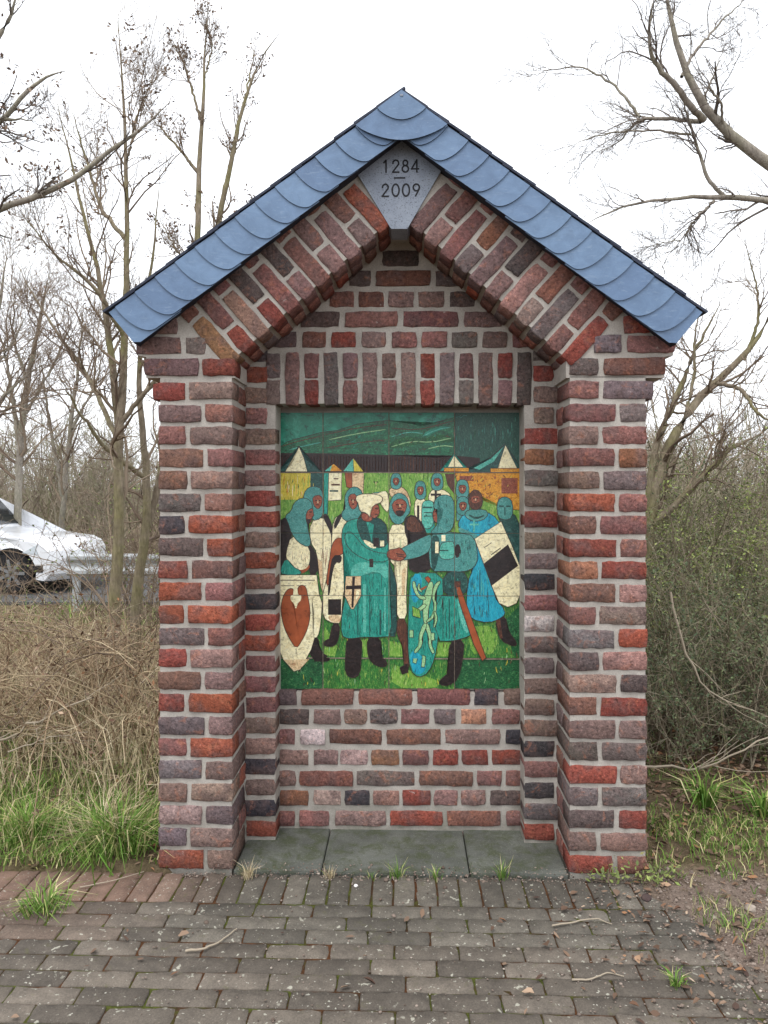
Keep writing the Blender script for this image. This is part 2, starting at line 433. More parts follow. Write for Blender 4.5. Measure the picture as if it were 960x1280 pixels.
uLo, uLi = P(198, 800, 0)[0], P(291, 800, 0)[0]
uRi, uRo = P(711, 800, 0)[0], P(809, 800, 0)[0]
DEPTH = 0.62
ZS = P(0, 473, 0)[1]                 # top of the plain pier = underside of corbel course
g = 0.005
pierL = core('pier', [(uLo + g, -0.05), (uLi - g, -0.05), (uLi - g, ZS), (uLo + g, ZS)], g, DEPTH - 0.01)
pierR = core('pier', [(uRi + g, -0.05), (uRo - g, -0.05), (uRo - g, ZS), (uRi + g, ZS)], g, DEPTH - 0.01)

left_codes = ['PR', 'RM', 'PN', 'NM', 'BN', 'BM', 'GN', 'DO', 'EO', 'RB', 'ON', 'OO', 'GN', 'RK', 'BP', 'RO', 'GM', 'NO', 'GM', 'MM', 'LG', 'GM', 'OM']
right_codes = ['MA', 'NG', 'NG', 'MN', 'NC', 'MG', 'ON', 'BN', 'RN', 'CR', 'BK', 'NM', 'GO', 'EK', 'ME', 'AR', 'MM', 'EE', 'RM', 'GG', 'ER', 'MM', 'SA']
side_V, side_F = [], []
def add_side(me_args, loc, rz):
    me = brick_mesh('tmp', *me_args, R, M_BRICKS)
    M = Matrix.Translation(loc) @ Matrix.Rotation(rz, 4, 'Z')
    b = len(side_V)
    side_V.extend([M @ v.co for v in me.vertices]); side_F.extend([[b + i for i in p.vertices] for p in me.polygons])
    bpy.data.meshes.remove(me)
jw = 0.0155
for i in range(23):
    k = 22 - i; z = zc(k)
    for side in (0, 1):
        codes = left_codes[i] if side == 0 else right_codes[i][::-1]     # (outer, inner)
        uo, ui = (uLo, uLi) if side == 0 else (uRo, uRi)
        s = 1 if side == 0 else -1
        total = abs(ui - uo)
        ext = {22: 0.047, 21: 0.024}.get(k, 0.0)                          # corbelled courses
        wo = (0.102 if (i % 2 == 1) == (side == 0) else 0.165) + R.uniform(-0.008, 0.008)
        wi = total - wo - jw
        long_inner = wi > 0.14
        if k == 22: continue
        put_brick(pierL if side == 0 else pierR, uo - s * ext + s * (wo + ext) / 2, z + R.uniform(-.002, .002), 0, wo + ext, BH + R.uniform(-.003, .003), 0.22 if wo < 0.14 else 0.105, codes[0])
        dI = 0.11 if long_inner else 0.215
        put_brick(pierL if side == 0 else pierR, ui - s * wi / 2, z + R.uniform(-.002, .002), 0, wi, BH + R.uniform(-.003, .003), dI, codes[1])
        if long_inner:                                                    # brick behind it, seen in the reveal
            add_side((0.115, BH, 0.1), (ui, 0.178, z), math.radians(90) if side == 0 else math.radians(-90))
        # outer flank courses
        vv = 0.24 if wo < 0.14 else 0.122
        while vv < DEPTH - 0.06:
            L = min(0.205, DEPTH - vv)
            add_side((L, BH, 0.1), (uo - s * ext, vv + L / 2, z), math.radians(-90) if side == 0 else math.radians(90))
            vv += L + jw

# ---- gable: the raking brick band and the shoulders
roofL = [(150, 437), (498, 181)]; 
gpts = [(182, 472), (182, 446), (172, 444), (172, 421), (196, 405), (500, 180), (818, 405), (842, 421), (842, 444), (831, 446), (831, 472), (708, 472), (708, 448), (515, 277), (485, 277), (292, 448), (293, 472)]
def inset(p, c=(500, 430), d=1.6):
    return p
gable = core('gable', PL(gpts, 0), g, VM + 0.02)
def brick_px(parent, x0, x1, y, hpx, v, code, d=0.1):
    a, z = P(x0, y, v); b, _ = P(x1, y, v)
    h = hpx / F * (v - C_V)
    return put_brick(parent, (a + b) / 2, z, v, b - a, h, d, code)
for x0, x1, y, c in [(180, 248, 459, 'P'), (253, 294, 459, 'R'), (170, 226, 432, 'P'), (232, 257, 432, 'G'), (190, 222, 407, 'P'),
                     (712, 748, 458, 'E'), (755, 832, 458, 'A'), (743, 777, 430, 'G'), (784, 844, 430, 'N'), (780, 814, 405, 'R')]:
    brick_px(gable, x0, x1, y, 21.5, 0, c, 0.1)
for side in (0, 1):
    s = 1 if side == 0 else -1
    uo = uLo if side == 0 else uRo
    for k, ext in ((22, 0.05), (23, 0.08)):
        vv = 0.11
        while vv < DEPTH - 0.06:
            L = min(0.205, DEPTH - vv)
            add_side((L, BH, 0.12), (uo - s * ext, vv + L / 2, zc(k)), math.radians(-90) if side == 0 else math.radians(90)); vv += L + jw
arch_left = ['RO', 'NP', 'BP', 'PK', 'AN', 'EK', 'NN', 'ER', 'NK', 'NR', 'AC']
arch_right = ['NP', 'NK', 'NN', 'CG', 'EP', 'EP', 'NK', 'AM', 'NG', 'NN', 'AR']
LL, LS = 0.205, 0.098
arch_tr = []
for side in (0, 1):
    for k in range(11):
        t = k / 10
        px = 482 + (292 - 482) * t; py = 286.5 + (452 - 286.5) * t
        tx, ty = -0.746, 0.666; nxp, nyp = -0.666, -0.746
        if side: px = 1000 - px; tx = -tx; nxp = -nxp
        u0, z0 = P(px, py, 0)
        nu, nz_ = nxp, -nyp                                # outward normal (u, z)
        ang = math.atan2(nu, nz_)                          # rotation about v turning +z to the normal
        inner, outer = (LL, LS) if k % 2 == 0 else (LS, LL)
        codes = (arch_left if side == 0 else arch_right)[k]
        st = 0.001
        for L, c in ((inner, codes[1]), (outer, codes[0])):
            cu, cz = u0 + nu * (st + L / 2), z0 + nz_ * (st + L / 2)
            put_brick(gable, cu, cz, 0, 0.0615 + R.uniform(-.003, .003), L, 0.105, c, rot=ang)
            st += L + 0.0165
        # row behind, seen on the soffit
        me = brick_mesh('tmp', 0.058, 0.1, 0.1, R, M_BRICKS)
        M = Matrix.Translation((u0 + nu * 0.051, 0.122, z0 + nz_ * 0.051)) @ Matrix.Rotation(ang, 4, 'Y')
        b = len(side_V); side_V.extend([M @ v_.co for v_ in me.vertices]); side_F.extend([[b + q for q in p.vertices] for p in me.polygons]); bpy.data.meshes.remove(me)

# ---- inner ring wall with lintel and tympanum (plane VM)
ring = core('recess_wall', [P(260, 1094, VM)] and [
    (uLi - 0.06, -0.05), (P(345.5, 0, VM)[0] - g, -0.05), (P(345.5, 0, VM)[0] - g, P(0, 507, VM)[1] + g), (P(654, 0, VM)[0] + g, P(0, 507, VM)[1] + g),
    (P(654, 0, VM)[0] + g, -0.05), (uRi + 0.06, -0.05), (uRi + 0.06, P(0, 465, VM)[1]), P(500, 250, VM), (uLi - 0.06, P(0, 465, VM)[1])], VM + g, DEPTH - 0.015)
ringL = list('MNMNMRRMSNDRSNNNMMDMDS')[::1]
ringR = list('MMRCGMRMGDNWGGMMMDNDGR')
for k in range(-2, 22):
    z = zc(21 - k) + 0.012
    xl0, xl1, xr0, xr1 = (306, 344.5, 655.5, 694)
    if k < 2: xl0, xl1, xr0, xr1 = 306, 334, 667, 693
    stag = 6 if k % 2 else 0
    for x0, x1, c in ((xl0 - 5 + stag, xl1, ringL[k]), (xr0, xr1 + 5 - stag, ringR[k])):
        a, b = P(x0, 600, VM)[0], P(x1, 600, VM)[0]
        put_brick(ring, (a + b) / 2, z, VM, b - a, BH - 0.003, 0.1, c)
for j in range(14):                                         # lintel: soldiers and stacked headers
    x = 341 + j * 24.2; code = 'MPRGRPNMNGRMNE'[j]
    if j % 2:
        a, z = P(x, 473.5, VM); put_brick(ring, a, z, VM, 0.058, 0.213, 0.1, code)
    else:
        for y in (457, 490.5):
            a, z = P(x, y, VM); put_brick(ring, a, z, VM, 0.058, 0.100, 0.1, R.choice('RNPMG'))
tym = [(323, [(478, 524, 'E')]), (348, [(470, 538, 'A'), (436, 464, 'E'), (545, 575, 'E')]), (374, [(412, 442, 'N'), (448, 480, 'A'), (485, 517, 'M'), (523, 555, 'M'), (562, 594, 'E')]),
       (399, [(340, 369, 'P'), (636, 664, 'P'), (376, 424, 'E'), (431, 497, 'N'), (504, 573, 'N'), (580, 628, 'M')]),
       (424.5, [(343, 371, 'E'), (641, 668, 'N'), (378, 407, 'A'), (414, 445, 'R'), (452, 482, 'P'), (490, 521, 'N'), (527, 559, 'N'), (565, 597, 'G'), (603, 634, 'M')])]
for y, bs in tym:
    for x0, x1, c in bs: brick_px(ring, x0, x1, y, 19.5, VM, c)

# ---- wall behind: the panel under the mural
z_sill = P(0, 862, VB)[1]
panel = core('panel_wall', [(P(335, 0, VB)[0], -0.05), (P(664, 0, VB)[0], -0.05), (P(664, 0, VB)[0], P(0, 490, VB)[1]), (P(335, 0, VB)[0], P(0, 490, VB)[1])], VB + 0.05, DEPTH - 0.02)
core('panel_bed', [(P(337, 0, VB)[0], -0.05), (P(662, 0, VB)[0], -0.05), (P(662, 0, VB)[0], z_sill - 0.003), (P(337, 0, VB)[0], z_sill - 0.003)], VB + g, VB + 0.06)
rows = [(872, 'EBANDM', [(122, 185), (197, 347), (362, 515), (530, 680), (693, 762), (778, 842)]),
        (896, 'EMMGNGTN', [(135, 220), (233, 310), (320, 385), (395, 472), (483, 565), (577, 638), (655, 727), (743, 822)]),
        (921, 'NWABMD', [(116, 180), (195, 265), (278, 428), (442, 597), (610, 767), (783, 842)]),
        (947, 'KPLCNRRS', [(136, 217), (233, 302), (310, 388), (398, 478), (487, 562), (575, 647), (657, 732), (743, 828)]),
        (973, 'MAGBNN', [(116, 183), (192, 345), (355, 522), (535, 688), (700, 770), (782, 842)]),
        (997.5, 'CLDKRKKE', [(136, 218), (233, 312), (322, 393), (404, 477), (488, 567), (577, 645), (655, 725), (738, 826)]),
        (1023, 'NNLSAN', [(114, 180), (192, 278), (294, 440), (452, 602), (615, 768), (783, 842)]),
        (1048, 'MMGMNGMM', [(130, 220), (232, 310), (320, 395), (405, 478), (488, 565), (577, 645), (655, 728), (740, 830)])]
for y, codes, xs in rows:
    for c, (a, b) in zip(codes, xs):
        brick_px(panel, 290 + a * 0.4375, 290 + b * 0.4375, y, 18.6 if y < 1040 else 16, VB, c)
kind(mesh_obj('flank_bricks', side_V, side_F, M_BRICKS, shrine, smooth=True), 'stuff')
# back of the shrine
V, Fc = box(uLo + 0.01, uRo - 0.01, DEPTH - 0.03, DEPTH, -0.05, ZS + 0.1); mesh_obj('back_render', V, Fc, M_MORTAR, shrine)

# ---- keystone with the two years
kv = -0.006
key = core('keystone', PL([(470, 176), (526, 176), (551, 214), (509, 286), (489, 286), (446, 216)], kv), kv, 0.12, mat=M_GRANITE)
GL = {'1': [[(0.12, 0.8), (0.32, 1.0), (0.32, 0.0)]],
      '2': [[(0.08, 0.72)] + [(0.33 + 0.25 * math.cos(a), 0.75 + 0.25 * math.sin(a)) for a in np.linspace(math.pi, -0.5, 10)] + [(0.05, 0.0), (0.6, 0.0)]],
      '4': [[(0.48, 0.0), (0.48, 1.0), (0.02, 0.26), (0.64, 0.26)]],
      '8': [[(0.32 + 0.2 * math.cos(a), 0.76 + 0.22 * math.sin(a)) for a in np.linspace(0, 2 * math.pi, 15)], [(0.32 + 0.27 * math.cos(a), 0.27 + 0.27 * math.sin(a)) for a in np.linspace(0, 2 * math.pi, 15)]],
      '0': [[(0.33 + 0.3 * math.cos(a), 0.5 + 0.5 * math.sin(a)) for a in np.linspace(0, 2 * math.pi, 19)]],
      '9': [[(0.33 + 0.27 * math.cos(a), 0.71 + 0.28 * math.sin(a)) for a in np.linspace(0, 2 * math.pi, 15)], [(0.58, 0.58), (0.26, 0.0)]],
      '-': [[(0, 0.5), (0.9, 0.5)]]}
def ribbon(lines, th, v0, v1):
    Vv, Ff = [], []
    for ln in lines:
        for (a, b) in zip(ln[:-1], ln[1:]):
            a = Vector(a); b = Vector(b); d = (b - a)
            if d.length < 1e-6: continue
            d.normalize(); a = a - d * th * 0.35; b = b + d * th * 0.35; nn = Vector((-d.y, d.x)) * th / 2
            q = [a + nn, b + nn, b - nn, a - nn]; i = len(Vv)
            off = 0.00004 * (i % 5)
            Vv += [(p.x, v0 - off, p.y) for p in q] + [(p.x, v1, p.y) for p in q]
            Ff += [(i, i + 1, i + 2, i + 3), (i, i + 4, i + 5, i + 1), (i + 1, i + 5, i + 6, i + 2), (i + 2, i + 6, i + 7, i + 3), (i + 3, i + 7, i + 4, i)]
    return Vv, Ff
def text(s, x0, x1, y0, y1):
    u0, z1 = P(x0, y0, kv); u1, z0 = P(x1, y1, kv); H = z1 - z0
    adv = (u1 - u0 - 0.62 * H) / max(1, len(s) - 1)
    for i, ch in enumerate(s):
        lines = [[(u0 + i * adv + x * H * 0.95, z0 + y * H) for x, y in ln] for ln in GL[ch]]
        Vv, Ff = ribbon(lines, 0.0058, kv - 0.0012, kv + 0.001); mesh_obj('numeral', Vv, Ff, M_LETTER, key)
text('1284', 478, 523.5, 200.5, 215)
text('2009', 477, 525, 230.5, 245)
a, z = P(493, 222.5, kv); b, _ = P(506, 222.5, kv)
Vv, Ff = ribbon([[(a, z), (b, z)]], 0.0055, kv - 0.0012, kv + 0.001); mesh_obj('dash', Vv, Ff, M_LETTER, key)

# ---- concrete floor slabs in the recess
for x0, x1, z in ((0, 405, 0.007), (405.6, 584, 0.005), (584.8, 0, 0.009)):
    a = uLi + 0.004 if x0 == 0 else P(x0, 1060, 0.1)[0]; b = uRi - 0.004 if x1 == 0 else P(x1, 1060, 0.1)[0]
    Vv, Ff = box(a + 0.001, b - 0.001, -0.012, VB + 0.03, -0.05, z)
    bm = bmesh.new(); vv_ = [bm.verts.new(q) for q in Vv]
    for f in Ff: bm.faces.new([vv_[i] for i in f])
    bmesh.ops.recalc_face_normals(bm, faces=bm.faces); bmesh.ops.bevel(bm, geom=bm.edges[:], offset=0.003, segments=2, affect='EDGES')
    me = bpy.data.meshes.new('floor_slab'); bm.to_mesh(me); bm.free(); me.materials.append(M_SLAB)
    link(bpy.data.objects.new('floor_slab', me), shrine)

# ---- slate roof
SV = -0.075                          # plane of the slated verge
A2 = Vector(P(502, 117, SV)); EL = Vector(P(137, 391, SV)); ER = Vector(P(877, 391, SV))
WQ0, WQ1 = 0.118, 0.153
roof = core('roof', [tuple(A2 + Vector((0, -0.012))), tuple(EL + Vector((0.01, -0.012))), tuple(EL + (Vector((0.085, -0.11)))), tuple(A2 + Vector((0, -0.14))), tuple(ER + Vector((-0.085, -0.11))), tuple(ER + Vector((-0.01, -0.012)))], SV + 0.018, DEPTH + 0.07, mat=M_BOARD)
def slate_prism(poly_sq, fr, tilt, th, name, parent, mat, smax):
    """poly in (s along the rake, q inwards) ; depth grows outwards with s"""
    o_, d_, p_ = fr
    front, back = [], []
    for s_, q_ in poly_sq:
        w2 = o_ + d_ * s_ + p_ * q_
        dep = SV - tilt * (s_ - smax)
        front.append((w2.x, dep - th, w2.y)); back.append((w2.x, dep, w2.y))
    n = len(front); Vv = front + back
    Ff = [tuple(range(n)), tuple(range(2 * n - 1, n - 1, -1))] + [(i, n + i, n + (i + 1) % n, (i + 1) % n) for i in range(n)]
    o = mesh_obj(name, Vv, Ff, [mat, M_SLATE_EDGE], parent, midx=[0, 0] + [1] * n)  # sides get the darker slate colour, painting in the shadow line under each edge
    bm = bmesh.new(); bm.from_mesh(o.data); bmesh.ops.recalc_face_normals(bm, faces=bm.faces); bm.to_mesh(o.data); bm.free()
    return o
for side in (0, 1):
    E = EL if side == 0 else ER
    d = (E - A2).normalized(); p = Vector((d.y, -d.x)) if side == 1 else Vector((-d.y, d.x))
    if p.y > 0: p = -p
    Lr = (E - A2).length; fr = (A2, d, p); sp = (Lr - 0.05) / 14.05
    for k in range(1, 16):
        WQ = WQ0 + (WQ1 - WQ0) * min(1, (0.115 + k * sp) / Lr)
        sk = 0.115 + k * sp if k < 15 else Lr
        sk = min(sk, Lr)
        jq = R.uniform(-0.004, 0.004)
        if k >= 14:
            sk = Lr; poly = [(Lr, 0.0), (Lr - 0.008, WQ - 0.012), (Lr - 0.03, WQ + 0.003), (Lr - 0.21, WQ), (Lr - 0.21, 0)]
            if k == 15: continue
        else:
            ell = 0.5 * WQ
            poly = [(sk - ell * (1 - math.cos(a)), 0.0 + (WQ + jq) * math.sin(a)) for a in np.linspace(0.0, math.pi / 2, 12)]
            poly += [(max(sk - 0.19, 0.03), WQ + jq), (max(sk - 0.17, 0.0), 0.0)]
        slate_prism(poly, fr, 0.06 + R.uniform(-0.006, 0.006), 0.0065, 'slate', roof, M_SLATE, sk - 0.11 if k < 14 else sk - 0.02)
    # covering slates of the slope: stepped edge
    nrow = 14
    for k in range(nrow):
        s0 = -0.02 if (k == 0 and side == 0) else k * (Lr / nrow) - 0.03
        s0 = max(s0, -0.028 if side == 0 else 0.004); s1 = (k + 1) * (Lr / nrow) + 0.012
        vv = SV - 0.012
        for c in range(3):
            L = (DEPTH + 0.07 - SV + 0.012) / 3
            jj = R.uniform(-0.004, 0.004)
            up0, up1 = 0.003, 0.0085 + R.uniform(-0.0015, 0.0015)
            prof = [A2 + d * s0 - p * up0, A2 + d * (s1 + jj) - p * up1, A2 + d * (s1 + jj) - p * (up1 + 0.008), A2 + d * s0 - p * (up0 + 0.008)]
            y0, y1 = vv + c * L + (R.uniform(-0.004, 0.004) if c == 0 else 0.0015), vv + (c + 1) * L - 0.0015
            Vv = [(q.x, y0, q.y) for q in prof] + [(q.x, y1, q.y) for q in prof]
            Ff = [(0, 1, 2, 3), (7, 6, 5, 4)] + [(i, 4 + i, 4 + (i + 1) % 4, (i + 1) % 4) for i in range(4)]
            mesh_obj('roof_slate', Vv, Ff, M_SLATE_EDGE, roof)
# two round slates at the peak
def peak(sm, qm, out, name='slate'):
    dl = (EL - A2).normalized(); dr = (ER - A2).normalized()
    a = A2 + dl * sm; b = A2 + dr * sm
    arc = [a.lerp(b, t) + Vector((0, -qm * math.sin(math.pi * t) ** 0.8)) for t in np.linspace(0, 1, 17)]
    pts = [A2] + arc
    n = len(pts); Vv = [(q.x, SV - out - 0.005, q.y) for q in pts] + [(q.x, SV - out, q.y) for q in pts]
    Ff = [tuple(range(n)), tuple(range(2 * n - 1, n - 1, -1))] + [(i, n + i, n + (i + 1) % n, (i + 1) % n) for i in range(n)]
    o = mesh_obj(name, Vv, Ff, [M_SLATE, M_SLATE_EDGE], roof, midx=[0, 0] + [1] * n); bm = bmesh.new(); bm.from_mesh(o.data); bmesh.ops.recalc_face_normals(bm, faces=bm.faces); bm.to_mesh(o.data); bm.free()  # dark sides again paint the shadow line below the round edge
peak(0.205, 0.055, 0.018); peak(0.108, 0.042, 0.0235)
a = A2 + Vector((0, -0.02)); 
Vv, Ff = ribbon([[(a.x - 0.003, a.y + 0.0), (a.x + 0.003, a.y)]], 0.007, SV - 0.0305, SV - 0.028); mesh_obj('nail', Vv, Ff, M_GRANITE, roof)

# ------------------------------------------------------------------ the glazed tile mural
MV = VB + 0.028                      # face of the tiles
MS = 340 / 960.0                     # tracing scale: one unit of the tracing in photo pixels
def Z3(x, y, v=MV): return P(330 + x * MS, 500 + y * MS, v)
m0 = Z3(45, 1021); mural_loc = to_world(Z3(475, 0)[0], MV, m0[1])
mural = empty('tile_mural', mural_loc, -TH)
tag(mural, 'glazed ceramic tile picture of medieval knights shaking hands, set in the brick recess', 'mural')
mu0 = Z3(475, 0)[0]; mz0 = m0[1]
def T3(x, y):
    u, z = Z3(x, y); return (u - mu0, z - mz0)
def glaze(name, c1, c2, c3, sx=1.0, scale=30, rough=0.3):
    n = NM(name); co = n.coord(False, (3.2 if sx > 1 else 1, 1, 1 if sx > 1 else 1))
    a = n.noise(co, scale * 1.6, 6, 0.75, 0.8); b = n.noise(co, scale * 4.5, 4, 0.7, 0.5); k = n.noise(co, scale * 0.35, 3)
    c = n.ramp(a, [(0.36, lin(c2)), (0.45, lin(c1)), (0.54, lin(c1)), (0.64, lin(c3))])
    c = n.mix(n.rng(k, 0.45, 0.65, 0, 0.35), c, lin(c2))
    c = n.mix(1.0, c, n.ramp(b, [(0.34, (0.5, 0.47, 0.44)), (0.43, (0.95, 0.95, 0.95)), (0.68, (1.25, 1.25, 1.25))]), 'MULTIPLY')
    st = n.noise(n.coord(False, (5.0, 1, 1)) if sx > 1 else n.coord(False, (1.0, 1, 1.6)), scale * (1.2 if sx > 1 else 2.6), 3, 0.6, 1.2)
    c = n.mix(n.rng(st, 0.59, 0.64, 0, 0.25 if 'rust' in name else 0.7), c, tuple(x * (0.6 if 'cream' in name else 0.35) for x in lin(c2)[:3]) + (1,)); c = n.mix(n.rng(st, 0.40, 0.35, 0, 0.65), c, lin(c3))
    nor = n.bump(a, 0.45, 0.0035); nor = n.bump(b, 0.3, 0.0012, nor)
    return n.done(c, rough, nor, 0.5)
GZ = dict(
    sky=glaze('glaze_sky_green', (16, 124, 100), (12, 98, 84), (52, 152, 128), scale=7),
    hill=glaze('glaze_hill_green', (28, 98, 70), (52, 56, 42), (60, 146, 100), scale=26),
    rain=glaze('glaze_grey_green', (38, 84, 72), (24, 62, 56), (92, 128, 116), 2, 60),
    pal=glaze('glaze_dark_brown', (44, 30, 30), (28, 20, 22), (70, 48, 46), 2, 40),
    meadow=glaze('glaze_meadow', (112, 160, 62), (60, 122, 50), (176, 196, 116), 2, 30),
    grass=glaze('glaze_grass', (50, 118, 50), (20, 64, 34), (140, 168, 84), 2, 30),
    dgrass=glaze('glaze_dark_grass', (22, 88, 50), (16, 46, 30), (84, 142, 86), 1, 44),
    yel=glaze('glaze_yellow', (202, 184, 62), (160, 150, 40), (216, 202, 110), 2, 26),
    org=glaze('glaze_orange', (206, 142, 40), (150, 72, 30), (222, 172, 74), 1, 34),
    cream=glaze('glaze_cream', (230, 222, 182), (218, 204, 158), (238, 232, 200), 1, 18, 0.35),
    peach=glaze('glaze_peach', (212, 186, 144), (176, 132, 96), (226, 208, 170), 1, 30),
    teal=glaze('glaze_teal', (28, 142, 126), (14, 98, 90), (76, 172, 152), 2, 28),
    mail=glaze('glaze_mail_teal', (70, 142, 136), (44, 108, 106), (112, 168, 160), 1, 70),
    aqua=glaze('glaze_aqua', (84, 176, 158), (48, 138, 126), (128, 198, 178), 1, 40),
    blue=glaze('glaze_turquoise_blue', (22, 152, 176), (16, 118, 146), (60, 176, 190), 2, 20),
    dteal=glaze('glaze_dark_teal', (26, 72, 68), (18, 52, 52), (60, 104, 98), 1, 30),
    black=glaze('glaze_black_brown', (34, 26, 28), (22, 18, 20), (58, 44, 42), 1, 20),
    brown=glaze('glaze_brown', (84, 50, 38), (52, 32, 28), (126, 80, 58), 2, 30),
    rust=glaze('glaze_rust', (150, 76, 44), (138, 66, 38), (160, 84, 50), 1, 4),
    face=glaze('glaze_face', (142, 74, 54), (96, 44, 34), (178, 116, 90), 1, 60),
    line=glaze('glaze_outline', (46, 34, 34), (30, 24, 24), (84, 66, 60), 1, 40),
    pale=glaze('glaze_pale_green', (150, 194, 140), (110, 168, 120), (182, 210, 160), 1, 60),
)
GKEYS = list(GZ)
M_GROUT = simple('tile_grout', (96, 84, 74), (150, 138, 124), 60, 0.9, 0.2)
XJ = [46, 208.5, 441, 672, 906]; YJ = [44, 256, 470, 690, 912, 1021]
# grout bed and the tiles
(a, zt), (b, zb) = T3(40, 38), T3(912, 1027)
Vv, Ff = box(a, b, 0.0085, 0.024, zb, zt); mesh_obj('grout_bed', Vv, Ff, M_MORTAR, mural)
for i, j in enumerate(XJ[1:-1]):
    (a, zt), (b, zb) = T3(j - 1.0, YJ[0]), T3(j + 1.0, YJ[-1])
    Vv, Ff = box(a, b, -0.0038, 0.0095, zb, zt); mesh_obj('grout_joint', Vv, Ff, M_GROUT, mural)
for j in YJ[1:-1]:
    (a, zt), (b, zb) = T3(XJ[0], j - 1.0), T3(XJ[-1], j + 1.0)
    Vv, Ff = box(a, b, -0.0035, 0.0092, zb, zt); mesh_obj('grout_joint', Vv, Ff, M_GROUT, mural)
tile_mats = ['sky', 'meadow', 'grass', 'grass', 'dgrass']
for r in range(5):
    for c in range(4):
        (a, zt), (b, zb) = T3(XJ[c] + 1.1, YJ[r] + 1.1), T3(XJ[c + 1] - 1.1, YJ[r + 1] - 1.1)
        Vv, Ff = box(a, b, 0.0, 0.016, zb, zt)
        mk = 'rain' if (r == 0 and c == 3) else tile_mats[r]
        if r == 4 and c in (1, 2): mk = 'grass'
        o = mesh_obj('tile', Vv, Ff, GZ[mk], mural)
        o.location.y = R.uniform(-0.0006, 0.0002)
BASE = [0.0006]
def smooth_poly(pts, it=1):
    for _ in range(it):
        q = []
        n = len(pts)
        for i in range(n):
            a, b = Vector(pts[i]), Vector(pts[(i + 1) % n])
            q += [tuple(a.lerp(b, 0.25)), tuple(a.lerp(b, 0.75))]
        pts = q
    return pts
def grow_poly(pts, d):
    n = len(pts); A = sum(pts[i][0] * pts[(i + 1) % n][1] - pts[(i + 1) % n][0] * pts[i][1] for i in range(n))
    s_ = 1 if A > 0 else -1; out = []
    for i in range(n):
        p0, p1, p2 = Vector(pts[i - 1]), Vector(pts[i]), Vector(pts[(i + 1) % n])
        e1 = (p1 - p0); e2 = (p2 - p1)
        if e1.length < 1e-6 or e2.length < 1e-6: out.append(tuple(p1)); continue
        n1 = Vector((e1.y, -e1.x)).normalized() * s_; n2 = Vector((e2.y, -e2.x)).normalized() * s_
        m = n1 + n2
        m = m.normalized() if m.length > 0.2 else n1
        out.append(tuple(p1 + m * d))
    return out
def relief(name, polys, parent=None, lift=0.0, label=None, step=0.00008):
    """polys: (glaze, outline in tracing units[, style]); later ones lie higher. style 's' straight, 'n' no outline. Cut along the tile joints."""
    bm = bmesh.new(); lay = BASE[0] + lift * 0.4
    for item in polys:
        gk, pts = item[0], item[1]; st = item[2] if len(item) > 2 else ''
        if 's' not in st and len(pts) > 4: pts = smooth_poly(pts)
        todo = [(gk, pts)] if 'n' in st else [('line', grow_poly(pts, 2.3)), (gk, pts)]
        for gk2, pp in todo:
            if 'f' not in st: lay += step
            pp = [(min(max(x, 47), 905), min(max(y, 45), 1020)) for x, y in pp]
            sub = bmesh.new()
            try: f = sub.faces.new([sub.verts.new((T3(x, y)[0], -lay, T3(x, y)[1])) for x, y in pp])
            except ValueError: sub.free(); continue
            bmesh.ops.triangulate(sub, faces=[f], ngon_method='EAR_CLIP')
            for ax, js in ((0, XJ[1:-1]), (1, YJ[1:-1])):
                for j in js:
                    lo, hi = (min(p[ax] for p in pp), max(p[ax] for p in pp))
                    if not (lo - 1 < j < hi + 1): continue
                    for off in (-1.1, 1.1):
                        co = T3(j + off, 500) if ax == 0 else T3(500, j + off)
                        bmesh.ops.bisect_plane(sub, geom=sub.verts[:] + sub.edges[:] + sub.faces[:], dist=1e-6,
                                               plane_co=(co[0], 0, co[1]), plane_no=(1, 0, 0) if ax == 0 else (0, 0, 1))
                    a0 = T3(j - 1.1, j - 1.1)[ax]; a1 = T3(j + 1.1, j + 1.1)[ax]; lo_, hi_ = min(a0, a1), max(a0, a1)
                    kill = [f for f in sub.faces if lo_ < f.calc_center_median()[0 if ax == 0 else 2] < hi_]
                    bmesh.ops.delete(sub, geom=kill, context='FACES')
            if sub.faces:
                r = bmesh.ops.extrude_face_region(sub, geom=sub.faces[:])
                for e in r['geom']:
                    if isinstance(e, bmesh.types.BMVert): e.co.y = 0.0008
                bmesh.ops.recalc_face_normals(sub, faces=sub.faces)
                mi = GKEYS.index(gk2); idx = {}
                for v_ in sub.verts: idx[v_] = bm.verts.new(v_.co)
                for f in sub.faces:
                    try: nf = bm.faces.new([idx[v_] for v_ in f.verts]); nf.material_index = mi
                    except ValueError: pass
            sub.free()
    me = bpy.data.meshes.new(name); bm.to_mesh(me); bm.free()
    used = sorted({p.material_index for p in me.polygons}); remap = {m: i for i, m in enumerate(used)}
    for m in used: me.materials.append(GZ[GKEYS[m]])
    me.polygons.foreach_set('material_index', [remap[p.material_index] for p in me.polygons])
    o = bpy.data.objects.new(name, me); link(o, parent or mural)
    if label: o['label'] = label
    return o
def stroke(pts, ws):
    L, Rr = [], []
    for i, p_ in enumerate(pts):
        a_ = Vector(pts[max(i - 1, 0)]); b_ = Vector(pts[min(i + 1, len(pts) - 1)]); d_ = (b_ - a_).normalized(); n_ = Vector((-d_.y, d_.x)) * ws[i]
        L.append(tuple(Vector(p_) + n_)); Rr.append(tuple(Vector(p_) - n_))
    return L + Rr[::-1]
def rect(x0, y0, x1, y1): return [(x0, y0), (x1, y0), (x1, y1), (x0, y1)]
